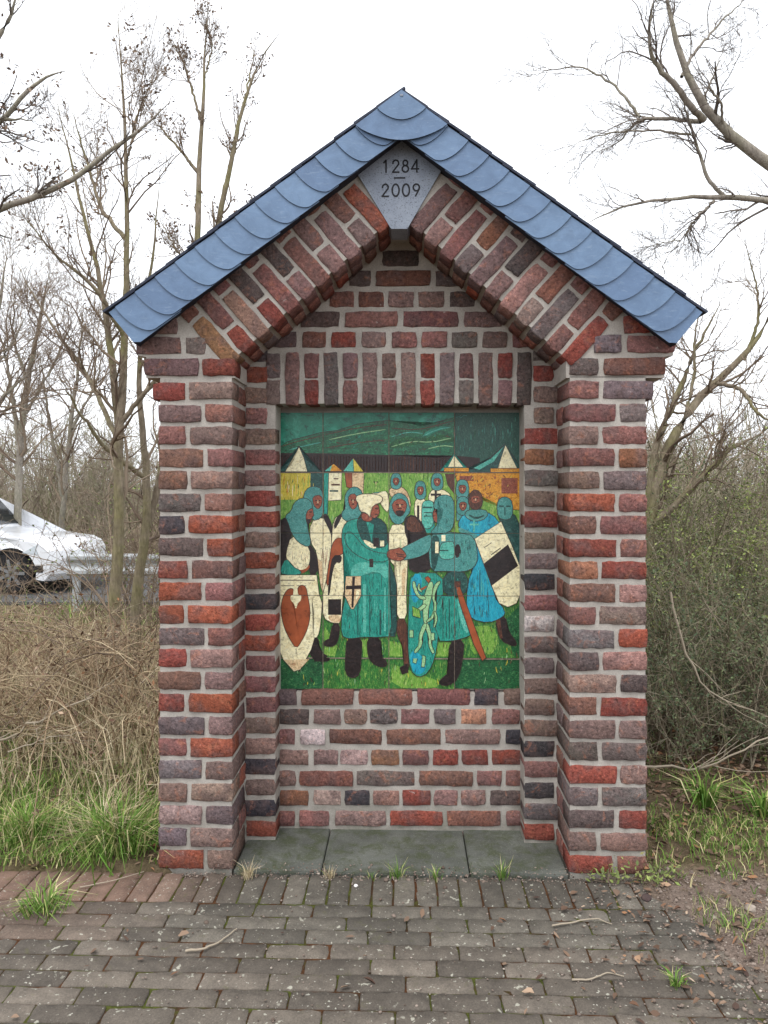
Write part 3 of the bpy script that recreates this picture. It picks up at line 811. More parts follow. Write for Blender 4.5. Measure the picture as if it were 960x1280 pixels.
# scenery
relief('hillside', [('hill', [(47, 172), (80, 150), (110, 140), (200, 116), (260, 108), (330, 86), (441, 72), (500, 82), (560, 92), (610, 80), (672, 62), (672, 205), (47, 205)], 's'),
                    ('dgrass', [(441, 150), (500, 128), (560, 138), (620, 120), (672, 130), (672, 150), (600, 150), (520, 160), (441, 175)], 'n'),
                    ('hill', [(210, 150), (300, 128), (420, 118), (440, 128), (330, 150), (230, 165)], 'n'),
                    ('sky', [(560, 120), (600, 98), (650, 90), (655, 98), (610, 110), (575, 130)], 'n')]
       + [(m_, stroke(p_, [1.6] * len(p_)), 'n') for m_, p_ in (('brown', [(60, 165), (110, 148), (200, 128)]), ('brown', [(215, 122), (330, 98), (436, 86)]), ('pale', [(230, 140), (330, 118), (430, 104)]), ('brown', [(215, 170), (320, 152), (436, 140)]), ('aqua', [(450, 130), (510, 112), (560, 118)]), ('pale', [(450, 165), (520, 145), (590, 150), (660, 135)]), ('aqua', [(560, 128), (610, 104), (660, 96)]), ('brown', [(450, 100), (540, 106), (600, 92), (665, 74)]), ('pale', [(580, 172), (630, 160), (668, 165)]), ('aqua', [(90, 176), (150, 160), (200, 150)]))])
pal = [('pal', [(47, 188), (210, 190), (441, 196), (620, 204), (672, 198), (760, 206), (760, 255), (47, 255)], 's')]
for i in range(62):
    x = 52 + i * 10.3
    if x > 640: break
    pal.append(('brown', [(x, 252), (x, 196 + (x / 60)), (x + 2, 188 + x / 55), (x + 4, 196 + x / 60), (x + 4, 252)], 'snf'))
relief('palisade', pal, lift=0.0012)
for it in [('yel', rect(47, 258, 164, 352), 's'), ('dteal', [(164, 258), (208, 258), (208, 420), (164, 330)], 's'), ('meadow', [(47, 352), (164, 352), (120, 420), (47, 440)], 's'),
                       ('org', [(674, 258), (905, 258), (905, 388), (850, 384), (800, 366), (760, 332), (690, 320)], 's'), ('face', rect(838, 275, 895, 330), 'sn'), ('face', rect(690, 268, 740, 285), 'sn'),
                       ('meadow', [(770, 340), (820, 366), (850, 386), (905, 390), (905, 440), (770, 420)], 's'), ('brown', [(640, 262), (671, 262), (671, 330), (650, 300)], 's')]: relief('field_patch', [it], lift=0.0003 if it[0] != 'face' else 0.001)
relief('tent', [('dteal', [(48, 252), (95, 215), (124, 163), (150, 212), (202, 253)], 's'), ('cream', [(76, 252), (102, 220), (124, 167), (140, 205), (152, 252)], 's')], lift=0.003)
relief('tent', [('org', [(214, 251), (246, 226), (276, 251)], 's'), ('aqua', [(214, 251), (240, 230), (234, 251)], 'sn'), ('cream', [(228, 258), (274, 258), (272, 352), (224, 355)], 's'), ('teal', [(212, 258), (228, 258), (224, 400), (212, 420)], 's'), ('brown', rect(238, 296, 268, 302), 'sn'), ('dteal', rect(232, 318, 262, 324), 'sn'), ('brown', rect(246, 276, 262, 280), 'sn')], lift=0.003)
relief('tent', [('aqua', [(281, 251), (315, 206), (318, 252)], 's'), ('yel', [(318, 252), (315, 206), (350, 252)], 's'), ('rust', [(286, 258), (312, 258), (310, 312), (292, 306)], 's'), ('peach', [(312, 258), (352, 258), (350, 330), (312, 318)], 's'), ('meadow', [(352, 258), (441, 258), (441, 320), (360, 330)], 'n')], lift=0.003)
relief('tent', [('teal', [(620, 250), (650, 228), (671, 190), (690, 222), (722, 244)], 's'), ('cream', [(650, 236), (671, 196), (702, 236)], 's'), ('org', rect(636, 240, 722, 252), 's')], lift=0.003)
relief('tent', [('dteal', [(690, 254), (690, 244), (760, 236), (800, 204), (850, 156), (888, 212), (905, 238), (905, 254)], 's'), ('aqua', [(740, 240), (800, 208), (846, 164), (812, 216), (760, 246)], 'sn'), ('cream', [(826, 240), (852, 160), (892, 240)], 's'), ('org', rect(800, 242, 904, 254), 's')], lift=0.003)
for it in [('meadow', [(215, 800), (260, 870), (250, 905), (212, 900)], 'n'), ('meadow', [(715, 800), (810, 795), (830, 850), (800, 905), (770, 880), (735, 905)], 'n'),
                        ('meadow', [(345, 845), (366, 845), (366, 908), (350, 905)], 'n'), ('meadow', [(440, 850), (505, 860), (505, 905), (440, 905)], 'n'), ('meadow', [(606, 855), (655, 855), (650, 905), (600, 905)], 'n'),
                        ('dgrass', [(850, 780), (905, 720), (905, 908), (880, 900)], 'n'), ('meadow', [(450, 930), (500, 950), (600, 985), (625, 1000), (600, 1018), (450, 1015)], 'n')]: relief('grass_patch', [it], lift=0.0002)
def dabs(n, x0, x1, y0, y1, mats, rg, ln=(8, 22), wd=(0.7, 1.7), slant=0.35):
    out = []
    for _ in range(n):
        x, y, L_ = rg.uniform(x0, x1), rg.uniform(y0, y1), rg.uniform(*ln); sx_ = rg.uniform(-slant, slant) * L_; w_ = rg.uniform(*wd)
        L_ = min(L_, max(4, y1 - y)); out.append((rg.choice(mats), stroke([(x, y), (x + sx_ * 0.3, y + L_ * 0.5), (x + sx_, y + L_)], [w_ * 0.5, w_, w_ * 0.4]), 'sn'))
    return out
RG = random.Random(3)
kind(relief('grass_strokes', dabs(150, 50, 900, 790, 1010, ['pale', 'meadow', 'dgrass', 'dteal', 'yel', 'brown'], RG), lift=0.0006, step=0.00001), 'stuff')
kind(relief('meadow_strokes', dabs(90, 50, 660, 262, 460, ['pale', 'grass', 'yel', 'dgrass'], RG), lift=0.001, step=0.00001), 'stuff')
kind(relief('tent_cloth_strokes', dabs(40, 678, 895, 262, 360, ['face', 'rust', 'yel', 'brown'], RG, (5, 12), (1, 2.4), 1.5) + dabs(24, 50, 160, 262, 340, ['org', 'meadow', 'cream'], RG, (14, 40), (0.7, 1.6), 0.1), lift=0.001, step=0.00001), 'stuff')
kind(relief('rain_strokes', dabs(70, 676, 900, 60, 180, ['mail', 'hill', 'dteal', 'aqua'], RG, (10, 34), (0.5, 1.1), 0.08) + dabs(50, 215, 668, 110, 175, ['hill', 'brown', 'dgrass', 'teal'], RG, (4, 9), (0.8, 2.0), 3.0), lift=0.0016, step=0.00001), 'stuff')
# small figures in the crowd
def head(cx, cy, w, h, lift, hood='mail', body=None, eyes=True, name='knight_figure', face='face'):
    pl = []
    if body: pl += body
    pl.append((hood, [(cx - w, cy + h * 0.9), (cx - w, cy - h * 0.3), (cx - w * 0.6, cy - h), (cx + w * 0.6, cy - h), (cx + w, cy - h * 0.3), (cx + w, cy + h * 0.9), (cx, cy + h * 1.2)]))
    pl.append((face, [(cx - w * 0.55, cy - h * 0.35), (cx + w * 0.55, cy - h * 0.35), (cx + w * 0.5, cy + h * 0.3), (cx, cy + h * 0.65), (cx - w * 0.5, cy + h * 0.3)]))
    if eyes:
        for sx in (-1, 1): pl.append(('black', rect(cx + sx * w * 0.24 - w * 0.14, cy - h * 0.14, cx + sx * w * 0.24 + w * 0.14, cy - h * 0.02), 'sn'))
        pl.append(('peach', rect(cx - w * 0.07, cy - h * 0.08, cx + w * 0.07, cy + h * 0.18), 'sn'))
        pl.append(('black', rect(cx - w * 0.2, cy + h * 0.32, cx + w * 0.2, cy + h * 0.38), 'sn'))
    return relief(name, pl, lift=lift)
head(395, 292, 22, 32, 0.0035, body=[('cream', [(370, 320), (420, 312), (440, 335), (440, 400), (420, 380), (400, 340)])])
head(466, 285, 18, 26, 0.0035, body=[('peach', [(440, 320), (455, 305), (485, 305), (510, 330), (520, 385), (500, 360), (450, 345)])])
head(552, 317, 19, 30, 0.0035, body=[('cream', [(535, 345), (570, 345), (575, 400), (545, 440), (530, 400)]), ('black', rect(540, 372, 548, 430), 'sn')])
head(611, 287, 20, 28, 0.0035, body=[('cream', [(580, 340), (595, 315), (630, 315), (660, 335), (655, 360), (585, 360)]), ('black', rect(588, 330, 625, 338), 'sn'), ('black', rect(602, 318, 610, 356), 'sn')])
head(700, 312, 22, 30, 0.0035, body=[('mail', [(680, 340), (720, 340), (722, 390), (680, 390)])])
head(702, 372, 22, 30, 0.0046, body=[('mail', [(680, 395), (715, 395), (720, 420), (680, 425)])])
relief('knight_figure', [('teal', [(562, 440), (600, 430), (606, 468), (565, 470)]), ('aqua', [(558, 450), (557, 372), (566, 356), (592, 355), (600, 372), (598, 440), (580, 455)]), ('dteal', rect(560, 376, 594, 382), 'sn'), ('line', rect(564, 396, 594, 399), 'sn'), ('line', rect(564, 408, 594, 411), 'sn')], lift=0.0046)
relief('knight_figure', [('dteal', [(822, 400), (880, 395), (904, 448), (904, 600), (890, 580), (868, 520), (845, 450)]), ('mail', [(825, 412), (822, 370), (832, 346), (858, 342), (877, 362), (876, 414), (850, 424)]), ('dteal', rect(830, 372, 846, 378), 'sn'), ('dteal', rect(854, 372, 870, 378), 'sn'), ('dteal', rect(848, 378, 852, 408), 'sn')], lift=0.0046)
# main figures
def features(x, y, w, h, look=0):
    return [('black', rect(x - w * 0.3 + look, y - h * 0.12, x - w * 0.08 + look, y - h * 0.02), 'sn'), ('black', rect(x + w * 0.1 + look, y - h * 0.12, x + w * 0.32 + look, y - h * 0.02), 'sn'),
            ('peach', rect(x - w * 0.04 + look, y - h * 0.08, x + w * 0.08 + look, y + h * 0.14), 'sn'), ('black', rect(x - w * 0.18 + look, y + h * 0.24, x + w * 0.2 + look, y + h * 0.3), 'sn')]
relief('knight_figure', [('cream', [(164, 430), (205, 412), (236, 440), (238, 560), (232, 650), (216, 692), (198, 650), (190, 540), (164, 500)]), ('peach', [(190, 560), (206, 570), (208, 680), (198, 640)], 'n'),
                         ('black', [(205, 408), (222, 398), (242, 440), (242, 500), (236, 470)], 'n'),
                         ('mail', [(138, 350), (148, 316), (175, 303), (204, 314), (209, 355), (210, 392), (200, 418), (172, 426), (160, 390)]), ('face', [(172, 340), (204, 336), (204, 368), (192, 386), (176, 372)], )] + features(190, 358, 30, 44), lift=0.0056)
relief('knight_figure', [('cream', [(245, 422), (280, 398), (292, 430), (300, 500), (298, 600), (290, 650), (276, 692), (272, 786), (246, 788), (208, 768), (208, 692), (220, 640), (234, 590), (240, 500)]),
                         ('rust', [(240, 510), (258, 486), (280, 490), (290, 520), (276, 546), (250, 548), (240, 600), (226, 660), (220, 640), (230, 580)]), ('black', [(242, 548), (276, 546), (272, 576), (252, 572), (240, 620), (232, 690), (224, 690), (232, 600)], 'n'),
                         ('black', [(246, 440), (258, 410), (280, 395), (272, 420), (250, 460)], 'n'),
                         ('black', rect(228, 704, 271, 756), 's'), ('peach', [(228, 758), (271, 758), (270, 784), (246, 786), (228, 774)], 'n'), ('black', [(242, 788), (266, 788), (264, 838), (250, 868), (214, 868), (212, 852), (238, 840)]),
                         ('mail', [(284, 345), (298, 314), (325, 305), (348, 325), (350, 372), (338, 414), (312, 428), (282, 424), (272, 400), (292, 380)]), ('face', [(299, 336), (326, 330), (330, 372), (314, 388), (300, 368)])] + features(314, 356, 26, 46) , lift=0.0068)
relief('knight_figure', [('black', [(47, 432), (82, 412), (100, 470), (84, 540), (62, 610), (47, 618)]), ('black', [(150, 505), (172, 520), (188, 560), (188, 614), (158, 614)]), ('cream', [(98, 476), (130, 505), (162, 520), (162, 580), (140, 604), (108, 600), (84, 575), (78, 540)]),
                         ('rust', [(110, 600), (146, 598), (162, 578), (160, 596), (138, 612), (112, 612)], 'n'), ('teal', [(58, 600), (78, 556), (100, 588), (132, 604), (128, 616), (66, 616)]),
                         ('black', [(164, 838), (190, 834), (198, 890), (232, 908), (226, 922), (166, 918)]), ('cream', [(168, 692), (206, 692), (200, 790), (190, 836), (174, 838), (180, 760)]),
                         ('mail', [(74, 410), (98, 392), (106, 364), (132, 345), (162, 352), (174, 380), (152, 396), (150, 430), (158, 470), (166, 504), (156, 519), (122, 502), (98, 470), (86, 430)]),
                         ('face', [(150, 396), (172, 380), (173, 400), (176, 406), (170, 412), (164, 434), (150, 432)]), ('black', [(150, 420), (166, 420), (162, 436), (151, 436)], 'n'), ('black', rect(160, 393, 170, 397), 'sn')], lift=0.0080)
relief('shield', [('cream', [(47, 618), (186, 618), (196, 700), (190, 800), (166, 880), (128, 950), (106, 956), (70, 916), (47, 862)], 's'), ('line', rect(50, 634, 180, 637), 'sn'), ('line', rect(60, 654, 150, 656), 'sn'),
                  ('rust', [(60, 742), (66, 700), (82, 670), (98, 664), (108, 674), (104, 688), (94, 690), (93, 704), (104, 718), (113, 738), (122, 718), (133, 702), (131, 688), (119, 682), (120, 662), (134, 652), (148, 660), (154, 690), (163, 740), (160, 782), (148, 820), (132, 850), (115, 876), (94, 846), (72, 802)]),
                  ('cream', [(105, 652), (118, 652), (119, 684), (132, 688), (132, 706), (120, 716), (113, 740), (106, 716), (94, 706), (94, 690), (106, 688)], 'n'), ('line', rect(113, 876, 115, 895), 'sn'), ('peach', [(72, 916), (160, 914), (128, 948), (106, 954)], 'n')], lift=0.0100)
relief('knight_figure', [('cream', [(440, 445), (492, 435), (506, 470), (506, 600), (500, 690), (504, 772), (470, 772), (464, 690), (474, 600), (440, 560)]), ('peach', [(486, 600), (500, 590), (498, 690), (486, 690)], 'n'),
                         ('brown', [(468, 772), (502, 772), (504, 850), (512, 945), (496, 955), (492, 860), (472, 838)]), ('black', [(480, 945), (505, 930), (508, 960), (488, 966)]),
                         ('black', [(496, 420), (526, 403), (556, 432), (576, 480), (584, 560), (586, 606), (514, 606), (512, 560), (524, 505), (500, 480)]), ('brown', [(502, 420), (528, 408), (552, 436), (566, 466), (504, 466)], 'n'),
                         ('mail', [(440, 395), (446, 358), (458, 336), (480, 327), (504, 342), (512, 372), (516, 396), (498, 414), (492, 432), (470, 440), (450, 426)]), ('face', [(452, 364), (480, 346), (504, 362), (500, 388), (486, 410), (470, 408), (456, 388)]), ('black', [(462, 392), (480, 388), (497, 392), (486, 410), (470, 408)], 'n')] + features(479, 372, 40, 40), lift=0.0080)
relief('knight_figure', [('black', [(294, 836), (346, 836), (342, 910), (338, 968), (312, 982), (288, 964), (288, 910)]), ('black', [(364, 836), (412, 836), (412, 904), (436, 926), (428, 942), (394, 936), (368, 910)]), ('dteal', [(438, 560), (468, 640), (464, 690), (470, 832), (438, 834)]),
                         ('teal', [(274, 486), (280, 446), (302, 424), (340, 418), (400, 428), (434, 450), (442, 560), (442, 690), (452, 832), (400, 836), (350, 834), (300, 842), (274, 830), (275, 760), (290, 690), (302, 640), (306, 590), (282, 540)]),
                         ('dteal', [(330, 420), (370, 402), (428, 430), (436, 470), (434, 515), (400, 522), (350, 500), (330, 450)]), ('teal', [(360, 425), (372, 470), (380, 500), (388, 440)], 'n'), ('cream', [(350, 490), (384, 506), (400, 522), (380, 524), (356, 506)], 'n'), ('black', rect(386, 486, 406, 518), 'sn'), ('cream', rect(410, 496, 424, 516), 'sn'),
                         ('teal', [(284, 480), (300, 462), (322, 480), (352, 520), (400, 540), (438, 542), (438, 570), (380, 570), (322, 544), (292, 512)]),
                         ('aqua', [(306, 590), (340, 570), (400, 580), (436, 575), (438, 640), (400, 600), (340, 620), (310, 640)], 'n'), ('line', rect(372, 560, 386, 590), 'sn'), ('dteal', rect(330, 700, 333, 828), 'sn'), ('dteal', rect(372, 690, 375, 830), 'sn'), ('dteal', rect(408, 740, 414, 828), 'sn'), ('aqua', rect(350, 650, 360, 820), 'sn'), ('aqua', rect(424, 660, 430, 815), 'sn'),
                         ('face', [(344, 400), (366, 396), (386, 418), (370, 430), (346, 422)]), ('face', [(372, 378), (390, 364), (405, 374), (404, 386), (408, 394), (402, 408), (388, 418), (374, 404)]),
                         ('cream', [(324, 352), (330, 335), (378, 331), (418, 340), (416, 360), (386, 370), (372, 394), (376, 416), (364, 398), (338, 392), (336, 366)]), ('black', rect(392, 380, 402, 384), 'sn'), ('black', rect(392, 402, 402, 405), 'sn')], lift=0.0096)
relief('shield', [('peach', [(290, 622), (342, 622), (342, 690), (316, 736), (308, 736), (286, 690)], 's'), ('black', [(312, 623), (322, 623), (316, 732), (309, 732)], 'sn'), ('black', [(290, 655), (342, 653), (342, 666), (289, 668)], 'sn'), ('cream', [(326, 670), (338, 670), (336, 690), (324, 706)], 'sn')], lift=0.0135)
relief('shield', [('teal', [(520, 607), (634, 613), (630, 700), (612, 850), (602, 910), (580, 960), (546, 979), (516, 952), (508, 860), (512, 690)]), ('blue', [(524, 612), (560, 614), (550, 700), (530, 720), (518, 690)], 'n'), ('blue', [(514, 880), (560, 900), (575, 950), (546, 972), (520, 950)], 'n'),
                  ('pale', stroke([(590, 642), (584, 670), (576, 700), (570, 735), (571, 790)], [7, 10, 13, 9, 7])), ('pale', stroke([(570, 700), (546, 694), (532, 664), (528, 640)], [6, 5, 5, 4])), ('pale', stroke([(570, 722), (548, 740), (528, 748)], [6, 5, 5])),
                  ('pale', stroke([(572, 788), (588, 836), (584, 860), (598, 892)], [7, 5, 4, 5])), ('pale', stroke([(570, 788), (550, 838), (556, 860), (532, 890)], [7, 5, 4, 5])), ('pale', stroke([(574, 782), (600, 762), (606, 722), (596, 694), (606, 656), (620, 640)], [3.5, 3.5, 3.5, 3.5, 6, 3])), ('pale', stroke([(556, 676), (544, 664), (548, 648)], [3, 3, 2])), ('pale', stroke([(600, 800), (610, 770), (602, 745)], [2.5, 3, 2])),
                  ('rust', stroke([(552, 668), (564, 664), (574, 656)], [3, 4, 2]), 'n'),
                  ('rust', [(568, 628), (578, 622), (588, 632), (580, 645)]), ('pale', [(514, 812), (526, 812), (526, 836), (514, 836)]), ('pale', [(590, 822), (600, 822), (600, 846), (590, 846)]), ('pale', [(528, 905), (540, 912), (536, 928), (526, 924)]), ('pale', [(560, 900), (570, 905), (566, 940), (556, 940)]), ('meadow', [(524, 728), (548, 740), (552, 768), (526, 760)])], lift=0.0110)
relief('knight_figure', [('black', [(654, 848), (706, 846), (700, 912), (686, 980), (650, 1008), (618, 1002), (622, 988), (654, 962)]),
                         ('teal', [(606, 690), (690, 690), (736, 818), (720, 834), (662, 850), (608, 848)]), ('dteal', [(632, 612), (700, 600), (722, 640), (708, 690), (632, 690)]), ('aqua', [(680, 692), (694, 700), (728, 812), (712, 826), (690, 770)], 'n'), ('dteal', rect(630, 700, 633, 842), 'sn'), ('dteal', rect(652, 700, 655, 842), 'sn'),
                         ('mail', [(584, 476), (640, 466), (690, 470), (742, 480), (754, 556), (742, 590), (704, 606), (640, 602), (590, 604), (582, 540)]), ('dteal', [(588, 480), (616, 476), (622, 520), (606, 600), (590, 600)], 'n'), ('cream', rect(604, 500, 616, 540), 'sn'), ('cream', rect(626, 476, 640, 498), 'sn'),
                         ('aqua', [(618, 556), (622, 508), (646, 500), (672, 502), (674, 556), (646, 562)]), ('dteal', rect(620, 528, 650, 533), 'sn'), ('black', [(674, 510), (690, 508), (696, 540), (686, 556), (674, 556)], 'n'),
                         ('mail', [(478, 530), (500, 516), (570, 480), (592, 474), (586, 530), (560, 548), (520, 560), (488, 564)]),
                         ('face', [(598, 388), (628, 374), (634, 400), (618, 434), (602, 430), (596, 410)]), ('black', rect(602, 392, 614, 396), 'sn'),
                         ('mail', [(598, 388), (604, 346), (638, 333), (668, 346), (671, 400), (668, 444), (652, 466), (618, 472), (584, 472), (612, 440), (632, 408), (630, 378)])], lift=0.0120)
relief('clasped_hands', [('face', [(434, 552), (438, 530), (466, 526), (480, 520), (498, 540), (502, 552), (486, 566), (466, 566), (448, 560)]), ('line', [(470, 548), (500, 554), (499, 557), (469, 551)], 'sn'), ('line', [(466, 540), (496, 545), (495, 548), (465, 543)], 'sn')], lift=0.0170)
relief('sword', [('rust', [(676, 655), (690, 658), (782, 908), (770, 918), (742, 864), (690, 712)], 's'), ('brown', [(672, 640), (692, 640), (692, 658), (674, 658)], 's')], lift=0.0175)
relief('knight_figure', [('black', [(816, 772), (850, 758), (862, 818), (892, 856), (884, 870), (832, 846)]), ('brown', [(818, 775), (832, 770), (842, 840), (832, 842)], 'n'),
                         ('blue', [(742, 560), (760, 480), (800, 560), (806, 690), (852, 744), (842, 766), (792, 786), (732, 772), (714, 740), (720, 640), (738, 600)]), ('dteal', rect(760, 600, 763, 690), 'sn'),
                         ('blue', [(686, 430), (706, 402), (740, 412), (784, 394), (822, 418), (842, 470), (760, 486), (730, 472), (688, 452)]), ('mail', [(684, 446), (730, 466), (760, 480), (754, 530), (742, 480), (690, 470)], 'n'),
                         ('mail', [(708, 402), (720, 388), (780, 386), (792, 404), (770, 424), (740, 428), (716, 416)]), ('dteal', [(722, 402), (748, 414), (780, 404), (774, 412), (748, 422), (724, 410)], 'n'),
                         ('brown', [(722, 352), (730, 324), (750, 316), (768, 334), (771, 364), (758, 386), (736, 386), (724, 370)]), ('face', [(730, 342), (756, 336), (762, 356), (746, 366), (732, 360)], 'n'), ('aqua', rect(738, 424, 744, 466), 'sn'), ('aqua', rect(726, 436, 758, 442), 'sn')] + features(746, 350, 30, 34), lift=0.0080)
relief('shield', [('cream', [(744, 490), (836, 430), (872, 510), (906, 594), (908, 680), (890, 716), (860, 729), (830, 716), (806, 660)], 's'), ('black', [(777, 578), (860, 511), (894, 584), (802, 654)], 's'),
                  ('line', [(776, 520), (802, 502), (803, 504), (777, 522)], 'sn'), ('line', [(800, 545), (834, 520), (835, 523), (801, 548)], 'sn')], lift=0.0135)
for box_, mats_, n_, lf in (((286, 446, 600, 826), ['dteal', 'aqua', 'teal', 'line'], 46, 0.0125), ((612, 700, 696, 838), ['dteal', 'aqua', 'line'], 26, 0.0175), ((726, 800, 610, 766), ['dteal', 'aqua', 'line'], 22, 0.0120), ((636, 700, 616, 686), ['teal', 'line', 'mail'], 18, 0.0175),
                           ((200, 232, 450, 640), ['peach', 'brown', 'face'], 16, 0.0066), ((470, 500, 480, 690), ['peach', 'brown', 'pale'], 16, 0.0095), ((246, 268, 590, 690), ['brown', 'peach'], 10, 0.0090), ((100, 156, 520, 590), ['brown', 'peach'], 14, 0.0100), ((690, 735, 485, 580), ['dteal', 'aqua'], 22, 0.0175), ((100, 150, 370, 480), ['dteal', 'aqua'], 18, 0.0100), ((640, 666, 350, 450), ['dteal', 'aqua'], 16, 0.0172)):
    kind(relief('robe_folds', dabs(n_, *box_, mats_, RG, (14, 60) if box_[3] - box_[2] > 110 else (6, 20), (0.5, 1.2), 0.12), lift=lf, step=0.00001), 'stuff')
# little pale mark at the top
mk = [[(578 + 5 * math.cos(a), 72 + 5 * math.sin(a)) for a in np.linspace(0, 6.28, 9)], [(586, 62), (592, 56), (596, 64), (590, 68)], [(602 + 5 * math.cos(a), 68 + 5 * math.sin(a)) for a in np.linspace(0.6, 5.6, 9)], [(614 + 4 * math.cos(a), 70 + 5 * math.sin(a)) for a in np.linspace(0, 6.28, 9)], [(678, 62), (690, 58), (694, 64), (706, 54), (716, 56)]]
Vv, Ff = ribbon([[T3(x, y) for x, y in l] for l in mk], 0.0022, -0.0022, 0.0005); mesh_obj('signature_mark', Vv, Ff, GZ['mail'], mural)

# ------------------------------------------------------------------ vegetation tools (numpy)
def nrm(a): return a / np.maximum(np.linalg.norm(a, axis=-1, keepdims=True), 1e-9)
def tube_arrays(Pt, Rd, sides=3):
    """Pt (n,k,3), Rd (n,k) -> verts, quads"""
    n, k, _ = Pt.shape
    d = nrm(np.gradient(Pt, axis=1)); ref = np.where(np.abs(d[..., 2:3]) > 0.85, np.array([1.0, 0, 0]), np.array([0, 0, 1.0]))
    a = nrm(np.cross(d, ref)); b = np.cross(d, a)
    ang = np.arange(sides) * 2 * np.pi / sides
    V = Pt[:, :, None, :] + Rd[:, :, None, None] * (np.cos(ang)[None, None, :, None] * a[:, :, None, :] + np.sin(ang)[None, None, :, None] * b[:, :, None, :])
    idx = np.arange(n * k * sides).reshape(n, k, sides)
    q = np.stack([idx[:, :-1, :], np.roll(idx, -1, 2)[:, :-1, :], np.roll(idx, -1, 2)[:, 1:, :], idx[:, 1:, :]], -1)
    return V.reshape(-1, 3), q.reshape(-1, 4)
def np_mesh(name, V, Q, mat, smooth=True):
    me = bpy.data.meshes.new(name); nf, kk = Q.shape
    me.vertices.add(len(V)); me.vertices.foreach_set('co', V.astype(np.float32).ravel())
    me.loops.add(nf * kk); me.loops.foreach_set('vertex_index', Q.astype(np.int32).ravel())
    me.polygons.add(nf); me.polygons.foreach_set('loop_start', np.arange(0, nf * kk, kk, dtype=np.int32))
    me.materials.append(mat); me.update(calc_edges=True)
    if smooth: me.polygons.foreach_set('use_smooth', np.ones(nf, dtype=bool))
    return me
def join(parts):
    Vs, Qs, o = [], [], 0
    for V_, Q_ in parts: Vs.append(V_); Qs.append(Q_ + o); o += len(V_)
    return np.concatenate(Vs), np.concatenate(Qs)
def np_obj(name, V, Q, mat, parent=None, origin=(0, 0, 0), smooth=True):
    me = np_mesh(name, V - np.array(origin), Q, mat, smooth); o = bpy.data.objects.new(name, me)
    if parent is None: o.location = origin
    return link(o, parent)
def resample(pts, rad, k, wob=0.0):
    pts = np.array(pts, float); rad = np.array(rad, float)
    L = np.concatenate([[0], np.cumsum(np.linalg.norm(np.diff(pts, axis=0), axis=1))]); t = np.linspace(0, L[-1], k)
    Pn = np.stack([np.interp(t, L, pts[:, i]) for i in range(3)], 1); rn = np.interp(t, L, rad)
    for _ in range(2): Pn[1:-1] = 0.25 * Pn[:-2] + 0.5 * Pn[1:-1] + 0.25 * Pn[2:]
    if wob: Pn[1:-1] += NR.normal(0, wob, (k - 2, 3))
    return Pn, rn
def at_t(Pp, Rp, t):
    n, k, _ = Pp.shape; f = t * (k - 1); i = np.minimum(f.astype(int), k - 2); w_ = (f - i)[..., None]; ar = np.arange(n)[:, None]
    p = Pp[ar, i] * (1 - w_) + Pp[ar, i + 1] * w_; d = nrm(Pp[ar, i + 1] - Pp[ar, i]); r = Rp[ar, i] * (1 - w_[..., 0]) + Rp[ar, i + 1] * w_[..., 0]
    return p, d, r
def spawn(Pp, Rp, m, L, ang, k=6, trop=0.1, wob=0.25, rf=0.55, rmin=0.0012, t0=0.2, flat=None):
    n = len(Pp); t = NR.uniform(t0, 0.98, (n, m)); p, d, r = at_t(Pp, Rp, t)
    p, d, r, t = p.reshape(-1, 3), d.reshape(-1, 3), r.ravel(), t.ravel(); N = len(p)
    rv = nrm(np.cross(d, NR.normal(0, 1, (N, 3)))); a = NR.uniform(*ang, N)[:, None]
    dd = nrm(d * np.cos(a) + rv * np.sin(a)); ln = NR.uniform(*L, N) * (1.15 - 0.6 * t)
    out = np.zeros((N, k, 3)); out[:, 0] = p; step = (ln / (k - 1))[:, None]
    for j in range(1, k):
        dd = nrm(dd + NR.normal(0, wob, (N, 3)) + np.array([0, 0, trop])); out[:, j] = out[:, j - 1] + dd * step
    r0 = np.maximum(r * rf, rmin)
    return out, r0[:, None] * np.linspace(1, 0.35, k)[None, :]
def leaf_arrays(C, size, up=0.0):
    N = len(C); s_ = NR.uniform(size[0], size[1], N)[:, None]
    a = nrm(NR.normal(0, 1, (N, 3))); nv = nrm(NR.normal(0, 1, (N, 3)) + np.array([0, 0, up])); b = nrm(np.cross(nv, a)); a = np.cross(b, nv)
    V = np.stack([C - a * s_, C + b * s_ * 0.45, C + a * s_, C - b * s_ * 0.45 + nv * s_ * 0.2], 1)
    return V.reshape(-1, 3), np.arange(N * 4).reshape(N, 4)
def litter_arrays(C, size):
    N = len(C); s_ = NR.uniform(size[0], size[1], N)[:, None]; th = NR.uniform(0, 2 * np.pi, N)
    a = np.stack([np.cos(th), np.sin(th), NR.normal(0, 0.25, N)], 1); b = np.stack([-np.sin(th), np.cos(th), NR.normal(0, 0.3, N)], 1); up = np.array([0, 0, 1.0])
    wv = NR.uniform(0.25, 0.6, N)[:, None]; cu = NR.uniform(-0.1, 0.55, N)[:, None]; j = lambda: NR.uniform(0.7, 1.25, N)[:, None]
    V = np.stack([C - a * s_, C - a * s_ * 0.4 * j() + b * s_ * wv * j() + up * s_ * cu, C + a * s_ * 0.35 * j() + b * s_ * wv * j() + up * s_ * cu * 1.1, C + a * s_ + up * s_ * cu * 0.6,
                  C + a * s_ * 0.3 * j() - b * s_ * wv * j() + up * s_ * cu, C - a * s_ * 0.45 * j() - b * s_ * wv * j() + up * s_ * cu * 0.9], 1).reshape(-1, 3)
    i = np.arange(N)[:, None] * 6
    return V, np.concatenate([i + np.array([0, 1, 2, 3]), i + np.array([0, 3, 4, 5])])
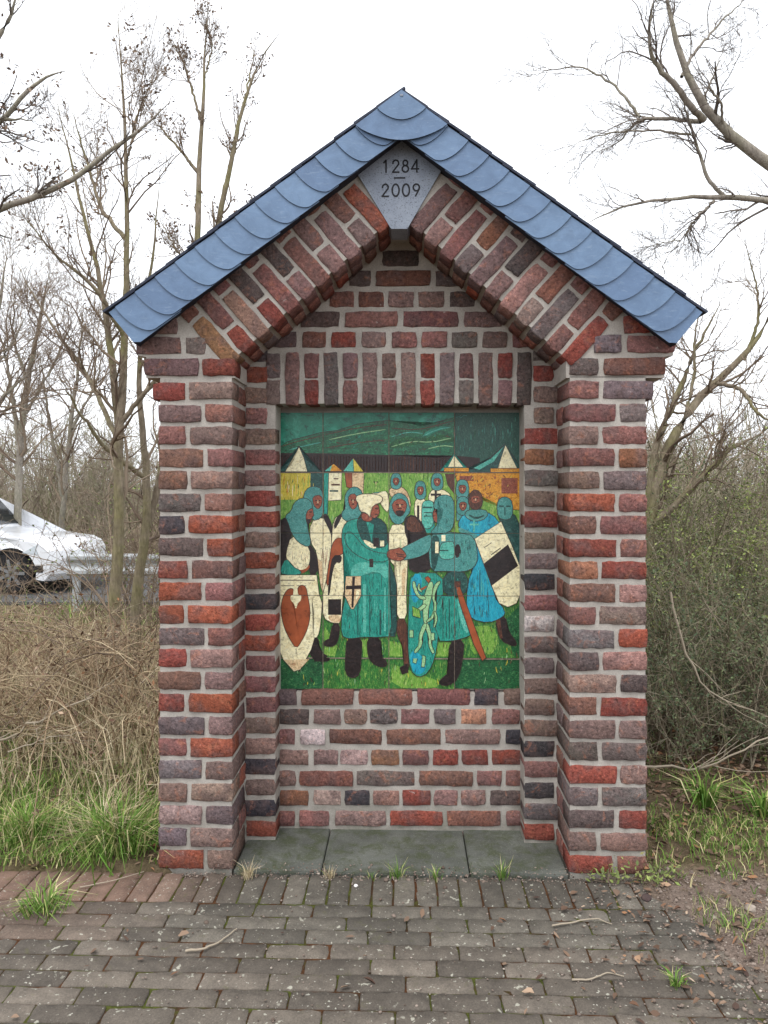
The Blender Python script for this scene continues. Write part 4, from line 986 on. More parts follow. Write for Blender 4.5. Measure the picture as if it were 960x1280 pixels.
def blade_arrays(B, H, lean, wd, dirs=None):
    N = len(B); th = NR.uniform(0, 2 * np.pi, N) if dirs is None else dirs
    d = np.stack([np.cos(th), np.sin(th), np.zeros(N)], 1); sd_ = np.stack([-np.sin(th), np.cos(th), np.zeros(N)], 1); ph = NR.uniform(0, np.pi, N)
    sd_ = np.stack([np.cos(ph), np.sin(ph), np.zeros(N)], 1)
    H = H[:, None]; ln = lean[:, None]; up = np.array([0, 0, 1.0])
    p1 = B + up * H * 0.5 + d * H * ln * 0.22; p2 = B + up * H * np.sqrt(np.maximum(0.05, 1 - (ln * 0.75) ** 2)) * 0.95 + d * H * ln * 0.8
    w1 = sd_ * wd[:, None]
    V = np.stack([B - w1, B + w1, p1 + w1 * 0.8, p1 - w1 * 0.8, p2 + w1 * 0.12, p2 - w1 * 0.12], 1).reshape(-1, 3)
    i = np.arange(N)[:, None] * 6
    Q = np.concatenate([i + np.array([0, 1, 2, 3]), i + np.array([3, 2, 4, 5])])
    return V, Q
def gz(x, y): return np.array([ground_z(a, b) for a, b in zip(x, y)])

# ------------------------------------------------------------------ trees
def tree(name, label, guides, y0, bark_m, twig_m, lv=((7, (0.25, 0.9)), (5, (0.1, 0.4)), (3, (0.05, 0.18))), trop=0.06, cones=0, group=None, ang=(0.4, 1.1), wob=0.2, rmin=0.0022, k=9):
    """guides: list of (px path with px radii, y depth offsets); first one is the trunk, drawn to the ground"""
    stems = []
    for path in guides:
        pts = [PW(x, y, y0 + dy) for x, y, r, dy in path]; rad = [r / F * (y0 + dy) * 0.86 for x, y, r, dy in path]; rad[-1] *= 0.25; rad[-2] *= 0.8
        stems.append(resample(pts, rad, 26, 0.0035 * y0 / 5))
    base = stems[0][0][0]; root = empty(name, (base[0], base[1], max(0.0, min(base[2], 0.02)))); tag(root, label, 'tree', group)
    org = np.array(root.location)
    Pp = np.stack([s_[0] for s_ in stems]); Rp = np.stack([s_[1] for s_ in stems])
    V_, Q_ = tube_arrays(Pp[:1], Rp[:1], 8); np_obj('trunk', V_, Q_, bark_m, root, org)
    for i in range(1, len(stems)):
        V_, Q_ = tube_arrays(Pp[i:i + 1], Rp[i:i + 1], 7); np_obj('limb', V_, Q_, bark_m, root, org)
    parts = []; P1, R1 = Pp, Rp; tips = []
    for li, (m, L) in enumerate(lv):
        P1, R1 = spawn(P1, R1, m, L, ang, k=7 - li, trop=trop, wob=wob, rmin=rmin * (0.75 ** li), rf=0.5, t0=0.25 if li == 0 else 0.15)
        ok = P1[:, -1, 2] > 0.2
        P1, R1 = P1[ok], R1[ok]
        parts.append(tube_arrays(P1, R1, 3)); tips.append(P1[:, -1])
    V_, Q_ = join(parts); np_obj('crown', V_, Q_, twig_m, root, org)
    if cones:
        T = np.concatenate(tips[1:]); T = T[NR.choice(len(T), min(cones, len(T)), replace=False)]
        C = np.repeat(T, 7, 0) + NR.normal(0, 0.022, (len(T) * 7, 3)); V_, Q_ = leaf_arrays(C, (0.008, 0.02)); kind(np_obj('seed_clusters', V_, Q_, M_CONE, root, org), 'stuff')
    return root
def G(*pts): return [(p[0], p[1], p[2], p[3] if len(p) > 3 else 0.0) for p in pts]
tree('alder_tree', 'slender bare alder with mossy forked trunk among the brambles by the white car',
     [G((138, 880, 10), (143, 760, 9), (150, 640, 7.6), (148, 560, 7), (154, 480, 6), (155, 400, 5), (161, 310, 4), (156, 240, 3.2), (158, 160, 2.5), (151, 90, 1.7), (147, 10, 0.9)),
      G((146, 720, 7), (150, 560, 6), (140, 440, 5, 0.1), (125, 350, 3.5, 0.1), (95, 230, 2.5, 0.2), (72, 130, 1.6, 0.2)),
      G((151, 530, 4), (188, 482, 3.2, -0.1), (225, 440, 3, -0.1), (250, 400, 2, -0.2)),
      G((155, 420, 4), (120, 360, 3, -0.2), (70, 320, 2.2, -0.3), (25, 265, 1.4, -0.4)),
      G((158, 300, 3.5), (125, 260, 2.8, 0.2), (105, 190, 2, 0.3), (90, 140, 1.2, 0.3)),
      G((152, 560, 4), (110, 470, 3.2, 0.3), (60, 400, 2.4, 0.4), (20, 330, 1.5, 0.5)),
      G((157, 210, 2.5), (170, 150, 2, -0.1), (190, 100, 1.2, -0.2))], 5.4, M_BARK, M_TWIG, lv=((17, (0.2, 0.9)), (8, (0.1, 0.36)), (4, (0.05, 0.16))), cones=170, trop=0.12)
tree('alder_tree', 'second alder stem leaning close to the slender alder, forked and moss brown',
     [G((168, 870, 9), (170, 740, 8), (186, 640, 6), (181, 560, 5), (172, 480, 4), (179, 400, 3), (194, 300, 2), (200, 220, 1)),
      G((178, 680, 6), (200, 600, 5, 0.1), (215, 500, 4, 0.2), (230, 400, 3, 0.3)), G((184, 600, 4), (130, 560, 3, -0.3), (90, 500, 2, -0.5), (75, 470, 1.2, -0.6))],
     5.9, M_BARK, M_TWIG, lv=((10, (0.2, 0.8)), (6, (0.1, 0.36)), (4, (0.05, 0.16))), trop=0.08)
tree('alder_tree', 'tall straight alder rising behind the left slate eave with seed clusters',
     [G((240, 860, 8), (243, 600, 7), (245, 400, 5.5), (247, 300, 4.5), (249, 220, 3.8), (252, 140, 2.8), (257, 70, 1.8), (260, 5, 1.2)),
      G((247, 215, 2.8), (228, 190, 2), (205, 165, 1.5), (188, 145, 1)), G((251, 150, 2.2), (240, 110, 1.6), (228, 75, 1.2), (215, 50, 0.8)), G((255, 100, 1.5), (266, 60, 1.1), (258, 30, 0.8))],
     6.4, M_BARK, M_TWIG, lv=((18, (0.1, 0.42)), (6, (0.05, 0.2)), (3, (0.03, 0.08))), cones=130, trop=0.2)
tree('alder_tree', 'leaning alder beside the tall straight one, top bending over the slate roof',
     [G((225, 860, 8), (235, 600, 7), (255, 400, 5.5), (268, 300, 4.6), (283, 230, 3.8), (296, 165, 3), (308, 110, 2.2), (322, 70, 1.6), (352, 38, 1)),
      G((280, 240, 3), (292, 190, 2.4, 0.2), (300, 150, 2, 0.2), (312, 95, 1.4, 0.3), (318, 60, 1, 0.3)), G((262, 330, 3), (300, 290, 2), (330, 265, 1.4)), G((258, 360, 3), (225, 320, 2), (200, 275, 1.2))],
     6.6, M_BARK, M_TWIG, lv=((18, (0.1, 0.45)), (6, (0.05, 0.2)), (3, (0.03, 0.09))), cones=150, trop=0.2)
tree('roadside_tree', 'bare tree at the path edge with a dark limb reaching in front of the alders',
     [G((-260, 1000, 26), (-250, 700, 24), (-240, 450, 20), (-235, 250, 16), (-230, 50, 12), (-225, -150, 8)),
      G((-236, 330, 8), (-100, 290, 6.5), (0, 262, 4.8), (55, 242, 4.2), (95, 225, 3.8), (130, 194, 3.2), (165, 168, 2.4), (200, 143, 1.4), (215, 125, 0.8)),
      G((-232, 240, 8), (-80, 200, 5.5), (0, 155, 3.6), (35, 112, 3), (62, 92, 2), (85, 88, 1)), G((-230, 120, 8), (-60, 90, 5), (0, 48, 4), (14, 20, 3), (24, -20, 2.4)), G((-100, 200, 4), (0, 150, 3.2), (20, 148, 2), (45, 152, 1.2))],
     4.4, M_BARKG, M_TWIGG, lv=((12, (0.15, 0.55)), (6, (0.07, 0.25)), (3, (0.03, 0.1))), cones=80, trop=0.1)
for lb, pth, yy in (('far bare tree with a forked crown above the white car', [G((20, 720, 6), (25, 560, 5), (35, 470, 4), (50, 400, 3), (62, 340, 1.6)), G((25, 560, 4), (12, 470, 3), (-5, 400, 2)), G((35, 480, 3), (15, 420, 2), (20, 350, 1.2)), G((30, 520, 3), (70, 450, 2.2), (90, 400, 1.2))], 12.5),
                    ('far bare tree with twin stems left of the slender alder', [G((75, 720, 5), (80, 600, 4), (90, 520, 3.2), (100, 440, 2.2), (105, 380, 1.2)), G((78, 620, 3.4), (60, 520, 2.6), (50, 440, 1.6)), G((88, 540, 2.6), (120, 480, 2), (135, 420, 1))], 14),
                    ('far bare tree leaning over the road at the edge of the wood', [G((-45, 720, 7), (-35, 560, 5.5), (-15, 460, 4), (0, 380, 3), (10, 310, 2)), G((-35, 560, 4), (0, 500, 3), (30, 470, 2), (55, 455, 1)), G((-20, 480, 3), (15, 430, 2.2), (40, 380, 1.2))], 11.5)):
    tree('bare_tree', lb, pth, yy, M_BARKG, M_TWIG, lv=((12, (0.5, 1.8)), (8, (0.25, 0.8)), (5, (0.12, 0.35))), rmin=0.005, trop=0.1, group='bare trees beyond the road')
tree('overhanging_tree', 'grey barked bare tree reaching over the right side of the slate roof',
     [G((1180, 1000, 34), (1170, 700, 30), (1150, 480, 25), (1120, 340, 20), (1060, 265, 15), (960, 206, 8.5), (925, 183, 7.5), (898, 163, 7), (878, 146, 6.5), (870, 120, 5.5), (855, 88, 5), (842, 50, 4.2), (834, 10, 3.6), (828, -40, 3)),
      G((880, 150, 5), (860, 130, 4.6, -.1), (845, 105, 4.2, -.15), (820, 84, 3.4, -.2), (810, 60, 2.8, -.25), (812, 20, 2.2, -.3), (822, -10, 1.6, -.3)),
      G((876, 152, 3.6), (845, 149, 3, .15), (800, 148, 2.4, .25), (788, 160, 1.8, .3), (776, 178, 1.2, .35), (740, 192, .8, .4)),
      G((1130, 360, 10), (1040, 262, 6), (960, 250, 4.4), (905, 246, 4), (880, 246, 3.2), (840, 247, 2.4), (790, 256, 1.8), (750, 268, 1.3), (730, 282, .8)),
      G((906, 246, 3.2), (884, 224, 2.8), (876, 195, 2.4), (864, 160, 1.8), (852, 120, 1.2), (840, 90, .8)),
      G((893, 251, 2.6), (872, 272, 2.3), (860, 288, 2.6), (855, 298, 1.8)), G((850, 300, .9), (826, 304, .7), (806, 310, .6)),
      G((800, 146, 2.2), (770, 108, 1.8, .1), (730, 84, 1.3, .2), (690, 86, .9, .3), (660, 96, .6, .3)), G((852, 96, 2.6), (866, 68, 2.2, .2), (900, 28, 1.8, .3), (935, -4, 1.6, .3)),
      G((902, 160, 2.2), (903, 130, 1.8, -.1), (886, 110, 1.6, -.2), (896, 85, 1.2, -.2), (905, 60, .9, -.2)), G((864, 168, 1.8), (820, 164, 1.5), (780, 163, 1.2), (735, 172, .9), (700, 188, .5))],
     4.9, M_BARKG, M_TWIGG, lv=((14, (0.12, 0.6)), (7, (0.07, 0.28)), (4, (0.03, 0.12))), trop=0.02, ang=(0.3, 0.9), rmin=0.0017)
tree('thicket_tree', 'mossy multi-stemmed bare tree fanning out of the right hand thicket',
     [G((800, 950, 13), (806, 760, 11), (812, 640, 9.5), (830, 570, 8), (858, 515, 6.5), (890, 480, 5.5), (925, 455, 4.5), (960, 405, 3.5), (985, 350, 2)),
      G((810, 640, 6), (818, 560, 5), (838, 515, 4.6, .1), (852, 480, 4, .2), (872, 430, 3, .3), (900, 380, 2, .4)), G((812, 660, 6), (850, 625, 5, -.1), (880, 595, 4.6, -.15), (915, 560, 3.6, -.2), (955, 540, 2.6, -.2)),
      G((892, 478, 3.4), (925, 485, 3, -.2), (950, 520, 2.6, -.3), (975, 530, 2, -.3)), G((858, 515, 3), (868, 470, 2.4, .1), (868, 420, 1.8, .1), (880, 360, 1.1, .1)), G((930, 450, 3), (950, 400, 2.2), (945, 350, 1.6), (930, 300, 1)),
      G((806, 700, 5), (790, 600, 4), (800, 480, 2.6), (830, 400, 1.5))],
     5.2, M_BARK, M_TWIG, lv=((12, (0.2, 0.8)), (7, (0.1, 0.36)), (4, (0.05, 0.16))), trop=0.06)

# ------------------------------------------------------------------ shrubs, brambles, thicket
def shrub(name, label, cat, x, y, spread, h, n, mat, lv, leaf=None, leaf_m=None, lsize=(0.008, 0.018), r0=0.007, arch=0.0, group=None, trop=0.1, rmin=0.0016):
    root = empty(name, (x, y, ground_z(x, y))); tag(root, label, cat, group); org = np.array(root.location)
    th = NR.uniform(0, 2 * np.pi, n); rr = np.sqrt(NR.uniform(0, 1, n)) * spread * 0.55
    B = np.stack([x + rr * np.cos(th), y + rr * np.sin(th) * 0.8, np.full(n, org[2] - 0.02)], 1)
    k = 9; Pt = np.zeros((n, k, 3)); Pt[:, 0] = B
    th2 = th + NR.normal(0, 0.9, n); out = NR.uniform(0.05, 0.6, n)
    d = nrm(np.stack([np.cos(th2) * out, np.sin(th2) * out, np.ones(n)], 1)); ln = NR.uniform(0.5, 1.1, n) * h
    for j in range(1, k):
        d = nrm(d + NR.normal(0, 0.13, (n, 3)) + np.stack([np.cos(th2), np.sin(th2), np.full(n, -0.9)], 1) * arch * j / k)
        Pt[:, j] = Pt[:, j - 1] + d * (ln / (k - 1) * (1 + arch))[:, None]
    Pt[:, :, 2] = np.maximum(Pt[:, :, 2], org[2] - 0.02 + np.linspace(0, 0.03, k)[None, :])
    Rd = (r0 * NR.uniform(0.5, 1.1, n))[:, None] * np.linspace(1, 0.3, k)[None, :]
    parts = [tube_arrays(Pt, Rd, 3)]; P1, R1 = Pt, Rd; last = [Pt[:, 3:].reshape(-1, 3)]
    for li, (m, L) in enumerate(lv):
        P1, R1 = spawn(P1, R1, m, L, (0.4, 1.2), k=5, trop=trop, wob=0.3, rmin=rmin * 0.8 ** li, rf=0.55, t0=0.1)
        ok = P1[:, :, 2].min(1) > 0.0; P1, R1 = P1[ok], R1[ok]
        parts.append(tube_arrays(P1, R1, 3)); last.append(P1[:, 1:].reshape(-1, 3))
    V_, Q_ = join(parts); np_obj('stems', V_, Q_, mat, root, org)
    if leaf:
        C = np.concatenate(last[1:]); C = C[NR.integers(0, len(C), leaf)] + NR.normal(0, 0.012, (leaf, 3)); C[:, 2] = np.maximum(C[:, 2], 0.02)
        V_, Q_ = leaf_arrays(C, lsize, 0.4); np_obj('foliage', V_, Q_, leaf_m, root, org)
    return root
# right: dense small-leaved thicket
for (x, y, sp, h, n, lf, dark, lb) in [
    (1.62, 4.15, 0.8, 1.0, 60, 6500, 1, 'low dark small-leaved shrub against the right brick pier'),
    (2.25, 4.35, 0.9, 1.15, 60, 6500, 1, 'dense dark green shrub behind the bare pale branch'),
    (1.80, 4.95, 1.0, 1.75, 60, 6500, 0, 'tall olive leaved shrub around the mossy thicket stems'),
    (2.60, 5.10, 1.1, 1.65, 60, 7000, 0, 'broad yellow green shrub beside the overhanging tree trunk'),
    (1.55, 5.60, 1.0, 1.75, 50, 5000, 1, 'shaded dark shrub half hidden behind the shrine wall'),
    (2.35, 5.90, 1.2, 1.9, 55, 6000, 0, 'high loose shrub at the back of the right thicket'),
    (3.20, 5.80, 1.3, 1.9, 60, 6000, 1, 'dark green shrub under the overhanging tree')]:
    shrub('thicket_shrub', lb, 'shrub', x, y, sp, h, n, M_TWIGL, ((9, (0.15, 0.5)), (6, (0.06, 0.25))), int(lf * 2.4), M_LEAFD if dark else M_LEAF, (0.005, 0.0125), group='shrubs of the right hand thicket')
# left: brambles and dry scrub
for (x, y, sp, h, n, ar, lb) in [
    (-1.28, 4.05, 0.7, 0.75, 60, 0.5, 'tangled dry bramble beside the left brick pier'),
    (-1.85, 4.30, 0.8, 0.74, 70, 0.5, 'pale arching bramble heap in the dry grass, below the alder trunk'),
    (-2.50, 4.60, 0.9, 0.72, 60, 0.5, 'tan bramble heap at the foot of the roadside tree'),
    (-1.45, 5.00, 0.8, 1.0, 60, 0.45, 'brown bramble clump around the forked alder stem'),
    (-2.20, 5.50, 1.0, 0.52, 70, 0.4, 'bramble thicket standing in front of the car bumper'),
    (-3.10, 5.70, 1.1, 0.5, 70, 0.4, 'bramble thicket standing in front of the car wheel')]:
    shrub('bramble', lb, 'bramble', x, y, sp, h * 1.25, n, M_BRAMBLE if 'tan' in lb or 'pale' in lb or 'wheel' in lb else M_TWIG, ((5, (0.1, 0.4)), (3, (0.05, 0.18))), 500, M_LITTER, (0.008, 0.02), r0=0.0055, arch=ar, group='dry brambles left of the shrine', rmin=0.0018)
for (x, y, sp, h, n, lf, lb) in [
    (-1.75, 7.0, 1.1, 2.0, 40, 700, 'leafless brown shrub behind the alder trunks'), (-2.75, 7.6, 1.0, 1.6, 18, 300, 'leafless brown shrub growing at the car bonnet'),
    (-4.1, 7.4, 1.2, 0.8, 10, 150, 'low leafless shrub growing before the car door'), (-1.5, 8.6, 1.2, 2.2, 40, 900, 'bare shrub by the guard rail half hidden by the shrine'), (-3.0, 9.6, 1.0, 1.6, 12, 300, 'bare shrub between guard rail and bonnet')]:
    shrub('bare_shrub', lb, 'shrub', x, y, sp, h, n, M_TWIG, ((7, (0.2, 0.7)), (4, (0.1, 0.35))), lf, M_LEAF, (0.01, 0.02), r0=0.008, group='bare shrubs along the road', rmin=0.003)
# fallen sticks
def stick(label, path, r, name='fallen_branch'):
    pts = [Vector(p) for p in path]; Pn, rn = resample(pts, np.linspace(r, r * 0.45, len(pts)), 14, r * 0.8 if name != 'twig' else r * 0.25)
    parts = [tube_arrays(Pn[None], rn[None], 6)]
    if name != 'twig':
        P1, R1 = spawn(Pn[None], rn[None], 7, (0.1, 0.35), (0.5, 0.9), k=6, trop=0.0, wob=0.15, rmin=r * 0.3); parts.append(tube_arrays(P1, R1, 4))
    V_, Q_ = join(parts); o = np_obj(name, V_, Q_, M_STICK, None, tuple(Pn[0])); tag(o, label, 'branch'); return o
stick('long grey fallen branch lying in the dry grass', [PW(-60, 945, 3.75), PW(0, 925, 3.7), PW(60, 897, 3.65), PW(115, 872, 3.6)], 0.008)
stick('thin grey stick low in the grass near the left pier', [PW(10, 940, 3.5), PW(60, 922, 3.5), PW(110, 915, 3.5)], 0.004)
stick('pale bare branch arching through the dark thicket by the right pier', [PW(838, 740, 3.75), PW(850, 800, 3.72), PW(872, 842, 3.7), (1.52, 3.68, CAMH - 255 / F * 3.68), PW(945, 890, 3.65), PW(990, 905, 3.7)], 0.0065)
stick('long pale stick lying on the leaf litter right of the shrine', [PW(800, 958, 3.62), PW(845, 962, 3.6), PW(885, 963, 3.55), PW(920, 942, 3.5), PW(965, 920, 3.5), PW(1020, 900, 3.6)], 0.006)

# ------------------------------------------------------------------ grass, straw, leaf litter
def scatter(n, x0, x1, y0, y1, keep):
    x = NR.uniform(x0, x1, n); y = NR.uniform(y0, y1, n)
    ok = np.array([keep(a, b) for a, b in zip(x, y)]); return x[ok], y[ok]
def off_shrine(x, y):
    u, v = to_local(x, y); return not (-0.86 < u < 0.86 and -0.03 < v < 0.75)
def clump(x, y, f=3.0, z=0): return mnoise.noise(Vector((x * f, y * f, z)))
# green grass left, thinning into straw
def keepG(x, y):
    u, v = to_local(x, y)
    if not off_shrine(x, y) or paved(u, v) > 0.35: return False
    if x < 0: return R.random() < (1.0 if v < 0.35 else max(0.3, 1.0 - (v - 0.35) * 0.9)) * (0.75 if clump(x, y, 4) > -0.1 else 0.25)
    if u > 0.8 and v < 0.12: return R.random() < (0.45 if clump(x, y, 5, 7) > 0.12 else 0.02) 
    return R.random() < (0.95 if clump(x, y, 2.6, 3) > -0.12 else 0.12) * (1 if v < 0.45 else 0.22 if v < 1 else 0.08)
x, y = scatter(30000, -2.3, -0.7, 2.78, 5.0, keepG); n = len(x)
V1, Q1 = blade_arrays(np.stack([x, y, gz(x, y) - 0.005], 1), NR.uniform(0.03, 0.11, n), NR.uniform(0.3, 1.2, n), NR.uniform(0.0012, 0.0028, n))
x, y = scatter(34000, 0.85, 2.4, 2.3, 5.0, keepG); n = len(x)
V2, Q2 = blade_arrays(np.stack([x, y, gz(x, y) - 0.005], 1), NR.uniform(0.02, 0.075, n), NR.uniform(0.3, 1.1, n), NR.uniform(0.001, 0.0022, n))
V_, Q_ = join([(V1, Q1), (V2, Q2)])
o = np_obj('grass', V_, Q_, M_GRASS); kind(o, 'stuff'); tag(o, 'short green grass along the paving and around the shrine', 'grass')
def keepS(x, y):
    u, v = to_local(x, y)
    return off_shrine(x, y) and v > 0.03 and R.random() < min(1, 0.22 + 0.9 * max(0, v - 0.2)) * (1 if clump(x, y, 2.2, 5) > -0.2 else 0.35)
x, y = scatter(19000, -4.2, -0.75, 2.95, 7.0, keepS); n = len(x)
hh = NR.uniform(0.12, 0.42, n) * (0.6 + 0.5 * np.clip(y - 3.2, 0, 1)); tall = NR.random(n) < 0.05; hh[tall] *= 1.9
V1, Q1 = blade_arrays(np.stack([x, y, gz(x, y) - 0.01], 1), hh, NR.uniform(0.3, 1.25, n), NR.uniform(0.001, 0.0028, n))
o = np_obj('dry_grass', V1, Q1, M_STRAW); kind(o, 'stuff'); tag(o, 'tall dead straw coloured grass left of the shrine', 'grass')
x, y = scatter(14000, -12, 9, 5.5, 16, lambda a, b: b < 9.3 or a > -2 or b > 13); n = len(x)
V1, Q1 = blade_arrays(np.stack([x, y, gz(x, y) - 0.01], 1), NR.uniform(0.15, 0.45, n), NR.uniform(0.3, 1.0, n), NR.uniform(0.003, 0.007, n))
o = np_obj('verge_grass', V1, Q1, M_GRASS); kind(o, 'stuff'); tag(o, 'rough green roadside grass beyond the brambles', 'grass')
# leaf litter
def keepL(x, y):
    u, v = to_local(x, y)
    if not off_shrine(x, y): return False
    if paved(u, v) > 0.5: return R.random() < (0.015 if u < 0.3 else 0.05 + 0.3 * smooth(0.45, 1.0, u)) * (1.6 if clump(x, y, 7, 2) > 0.1 else 0.4)
    return R.random() < (0.95 if x > 0 and v > 0.3 else 0.3 if x > 0 else 0.3)
x, y = scatter(26000, -2.3, 2.8, 1.9, 5.2, keepL); n = len(x)
pu = np.array([paved(*to_local(a, b)) for a, b in zip(x, y)])
zz = np.where(pu > 0.3, 0.006, gz(x, y) + 0.004) + NR.uniform(0, 0.006, n)
V1, Q1 = litter_arrays(np.stack([x, y, zz], 1), (0.006, 0.019))
o = np_obj('leaf_litter', V1, Q1, M_LITTER); kind(o, 'stuff'); tag(o, 'brown fallen leaves scattered over soil and paving', 'leaves')
# tussocks and the little tufts in the paving joints
def tuft(label, x, y, n, h, spread, mat=M_GRASS, lean=(0.4, 1.2), wd=(0.0012, 0.0026), name='grass_tuft', z=None, group=None):
    th = NR.uniform(0, 2 * np.pi, n); rr = np.abs(NR.normal(0, spread, n)); zz = (ground_z(x, y) if z is None else z)
    B = np.stack([x + rr * np.cos(th), y + rr * np.sin(th), np.full(n, zz - 0.004)], 1)
    V_, Q_ = blade_arrays(B, NR.uniform(h * 0.4, h, n), NR.uniform(lean[0], lean[1], n), NR.uniform(wd[0], wd[1], n), th + NR.normal(0, 0.5, n))
    o = np_obj(name, V_, Q_, mat, None, (x, y, zz)); tag(o, label, 'grass tuft', group); return o
tuft('large green and straw grass tussock at the foot of the left pier', *(PW(150, 1062, 3.02).xy), 700, 0.26, 0.075, lean=(0.5, 1.3), wd=(0.0015, 0.0035))
tuft('dark green grass tussock left of the large straw streaked one', *(PW(40, 1045, 3.1).xy), 450, 0.2, 0.08)
tuft('dry straw tuft growing on top of the large tussock', *(PW(128, 1050, 3.06).xy), 160, 0.26, 0.05, M_STRAW, (0.7, 1.3))
tuft('broad bladed green tuft in the leaf litter, right of the shrine', *(PW(880, 1000, 3.4).xy), 90, 0.22, 0.03, wd=(0.003, 0.005), lean=(0.8, 1.3))
tuft('broad bladed green tuft near the long pale stick', *(PW(955, 1020, 3.3).xy), 90, 0.2, 0.03, wd=(0.003, 0.005), lean=(0.8, 1.3))
tuft('small light green tuft on bare earth at the paving edge', *(PW(845, 1232, 2.2).xy), 50, 0.06, 0.012, z=0.008)
tuft('flattened pale green tuft lying on the reddish pavers', *(PW(55, 1140, 2.6).xy), 160, 0.13, 0.04, lean=(1.0, 1.3), z=0.002)
for lb, px, py, n, h in (('dry tuft in the joint at the left pier corner', 312, 1092, 60, 0.09), ('green tuft in the middle joint before the floor slab', 497, 1096, 40, 0.085), ('small green tuft between the two taller joint tufts', 545, 1098, 30, 0.06),
                         ('green tuft in the joint before the right slab', 628, 1100, 46, 0.09), ('tiny straw tuft before the slab joint', 412, 1096, 40, 0.055), ('tiny green tuft beside the white pebble', 464, 1100, 22, 0.035)):
    q = PW(px, py, 2.83 - (py - 1092) * 0.004)
    tuft(lb, q.x, 2.815, n, h, 0.012, M_STRAW if 'dry' in lb or 'straw' in lb else M_GRASS, (0.2, 1.0), (0.0009, 0.0018), z=0.0)
# weed with small round leaves at the right pier foot
for lb, px, n in (('small yellowing weed at the foot of the right pier', 822, 160), ('low green weed before the right pier', 760, 90)):
    q = to_world(P(px, 1090, -0.05)[0], -0.045); root = empty('pier_weed', (q.x, q.y, 0.0)); tag(root, lb, 'weed')
    C = np.stack([NR.normal(0, 0.045, n), NR.normal(0, 0.02, n), np.abs(NR.normal(0.01, 0.03, n)) + 0.006], 1)
    V_, Q_ = leaf_arrays(C, (0.006, 0.013), 1.0); np_obj('leaves', V_, Q_, M_LEAF, root)
    sg = np.stack([np.zeros((24, 3)), C[:24] * 0.5, C[:24]], 1); V_, Q_ = tube_arrays(sg, np.full((24, 3), 0.0012)); np_obj('stems', V_, Q_, M_TWIG, root)

# ------------------------------------------------------------------ stones and twigs on the paving
M_STONE = simple('field_stone', (120, 108, 98), (168, 156, 144), 30, 0.9, 0.5)
M_STONEW = simple('white_pebble', (214, 210, 204), (236, 232, 228), 30, 0.8, 0.2)
M_CLODS = simple('earth_stone', (96, 84, 76), (142, 128, 116), 30, 0.95, 0.5)
def stone(label, px, py, size, mat=M_STONE, name='stone', z0=None):
    D = CAMH * F / (py - 610); x = (px - 480) / F * D; y = D
    bm = bmesh.new(); bmesh.ops.create_icosphere(bm, subdivisions=2, radius=1.0); sd0 = R.random() * 50
    sc = (R.uniform(0.8, 1.2), R.uniform(0.7, 1.0), R.uniform(0.5, 0.75))
    for v_ in bm.verts:
        k_ = 1 + 0.28 * mnoise.noise(v_.co * 1.6 + Vector((sd0, 0, 0))); v_.co = Vector((v_.co.x * sc[0], v_.co.y * sc[1], v_.co.z * sc[2])) * k_ * size
    me = bpy.data.meshes.new(name); bm.to_mesh(me); bm.free(); me.materials.append(mat)
    pz = max(ground_z(x, y), 0.0) if paved(*to_local(x, y)) > 0.1 else ground_z(x, y)
    o = bpy.data.objects.new(name, me); o.location = (x, y, pz + size * 0.3); o.rotation_euler = (0, 0, R.uniform(0, 6)); link(o)
    tag(o, label, 'stone', 'loose stones at the paving'); return o
def gravel(n, fn):
    t = (1 + 5 ** 0.5) / 2; B0 = nrm(np.array([(-1, t, 0), (1, t, 0), (-1, -t, 0), (1, -t, 0), (0, -1, t), (0, 1, t), (0, -1, -t), (0, 1, -t), (t, 0, -1), (t, 0, 1), (-t, 0, -1), (-t, 0, 1)], float))
    T0 = np.array([(0, 11, 5), (0, 5, 1), (0, 1, 7), (0, 7, 10), (0, 10, 11), (1, 5, 9), (5, 11, 4), (11, 10, 2), (10, 7, 6), (7, 1, 8), (3, 9, 4), (3, 4, 2), (3, 2, 6), (3, 6, 8), (3, 8, 9), (4, 9, 5), (2, 4, 11), (6, 2, 10), (8, 6, 7), (9, 8, 1)])
    C, S_ = fn(n); N = len(C)
    V_ = C[:, None, :] + B0[None] * S_[:, None, None] * NR.uniform(0.6, 1.3, (N, 12, 1)) * np.array([1, 1, 0.7])
    return V_.reshape(-1, 3), (T0[None] + np.arange(N)[:, None, None] * 12).reshape(-1, 3)
def gfn(n):
    x = NR.uniform(-0.75, 1.6, n); y = NR.uniform(1.9, 3.0, n); out = []
    for a, b in zip(x, y):
        u, v = to_local(a, b); p_ = paved(u, v)
        front = -0.06 < v < 0.05 and abs(u) < 0.85
        if front and R.random() < (0.9 if v < 0 else 0.35): out.append((a, b, 0.002 if v < -0.012 else 0.008))
        elif p_ < 0.75 and v < 0.02 and u > 0.6: out.append((a, b, max(ground_z(a, b), 0.0 if p_ > 0.4 else -1) + 0.001))
        elif p_ >= 0.75 and R.random() < 0.03 + 0.2 * smooth(0.3, 0.9, u): out.append((a, b, 0.003))
    C = np.array(out); return C, NR.uniform(0.0015, 0.0045, len(C)) * np.where(NR.random(len(C)) < 0.06, 2.2, 1)
V_, Q_ = gravel(17000, gfn)
M_GRAVEL = island_mat('loose_earth_crumbs', [(0, (88, 76, 68)), (0.4, (122, 108, 98)), (0.75, (146, 132, 122)), (0.9, (70, 60, 54)), (1, (176, 164, 152))], 0.95)
o = np_obj('earth_crumbs', V_, Q_, M_GRAVEL, smooth=False); kind(o, 'stuff'); tag(o, 'loose earth crumbs and grit at the paving edge', 'gravel')
stone('small white pebble before the floor slab joint', 445, 1108, 0.0075, M_STONEW, 'pebble')
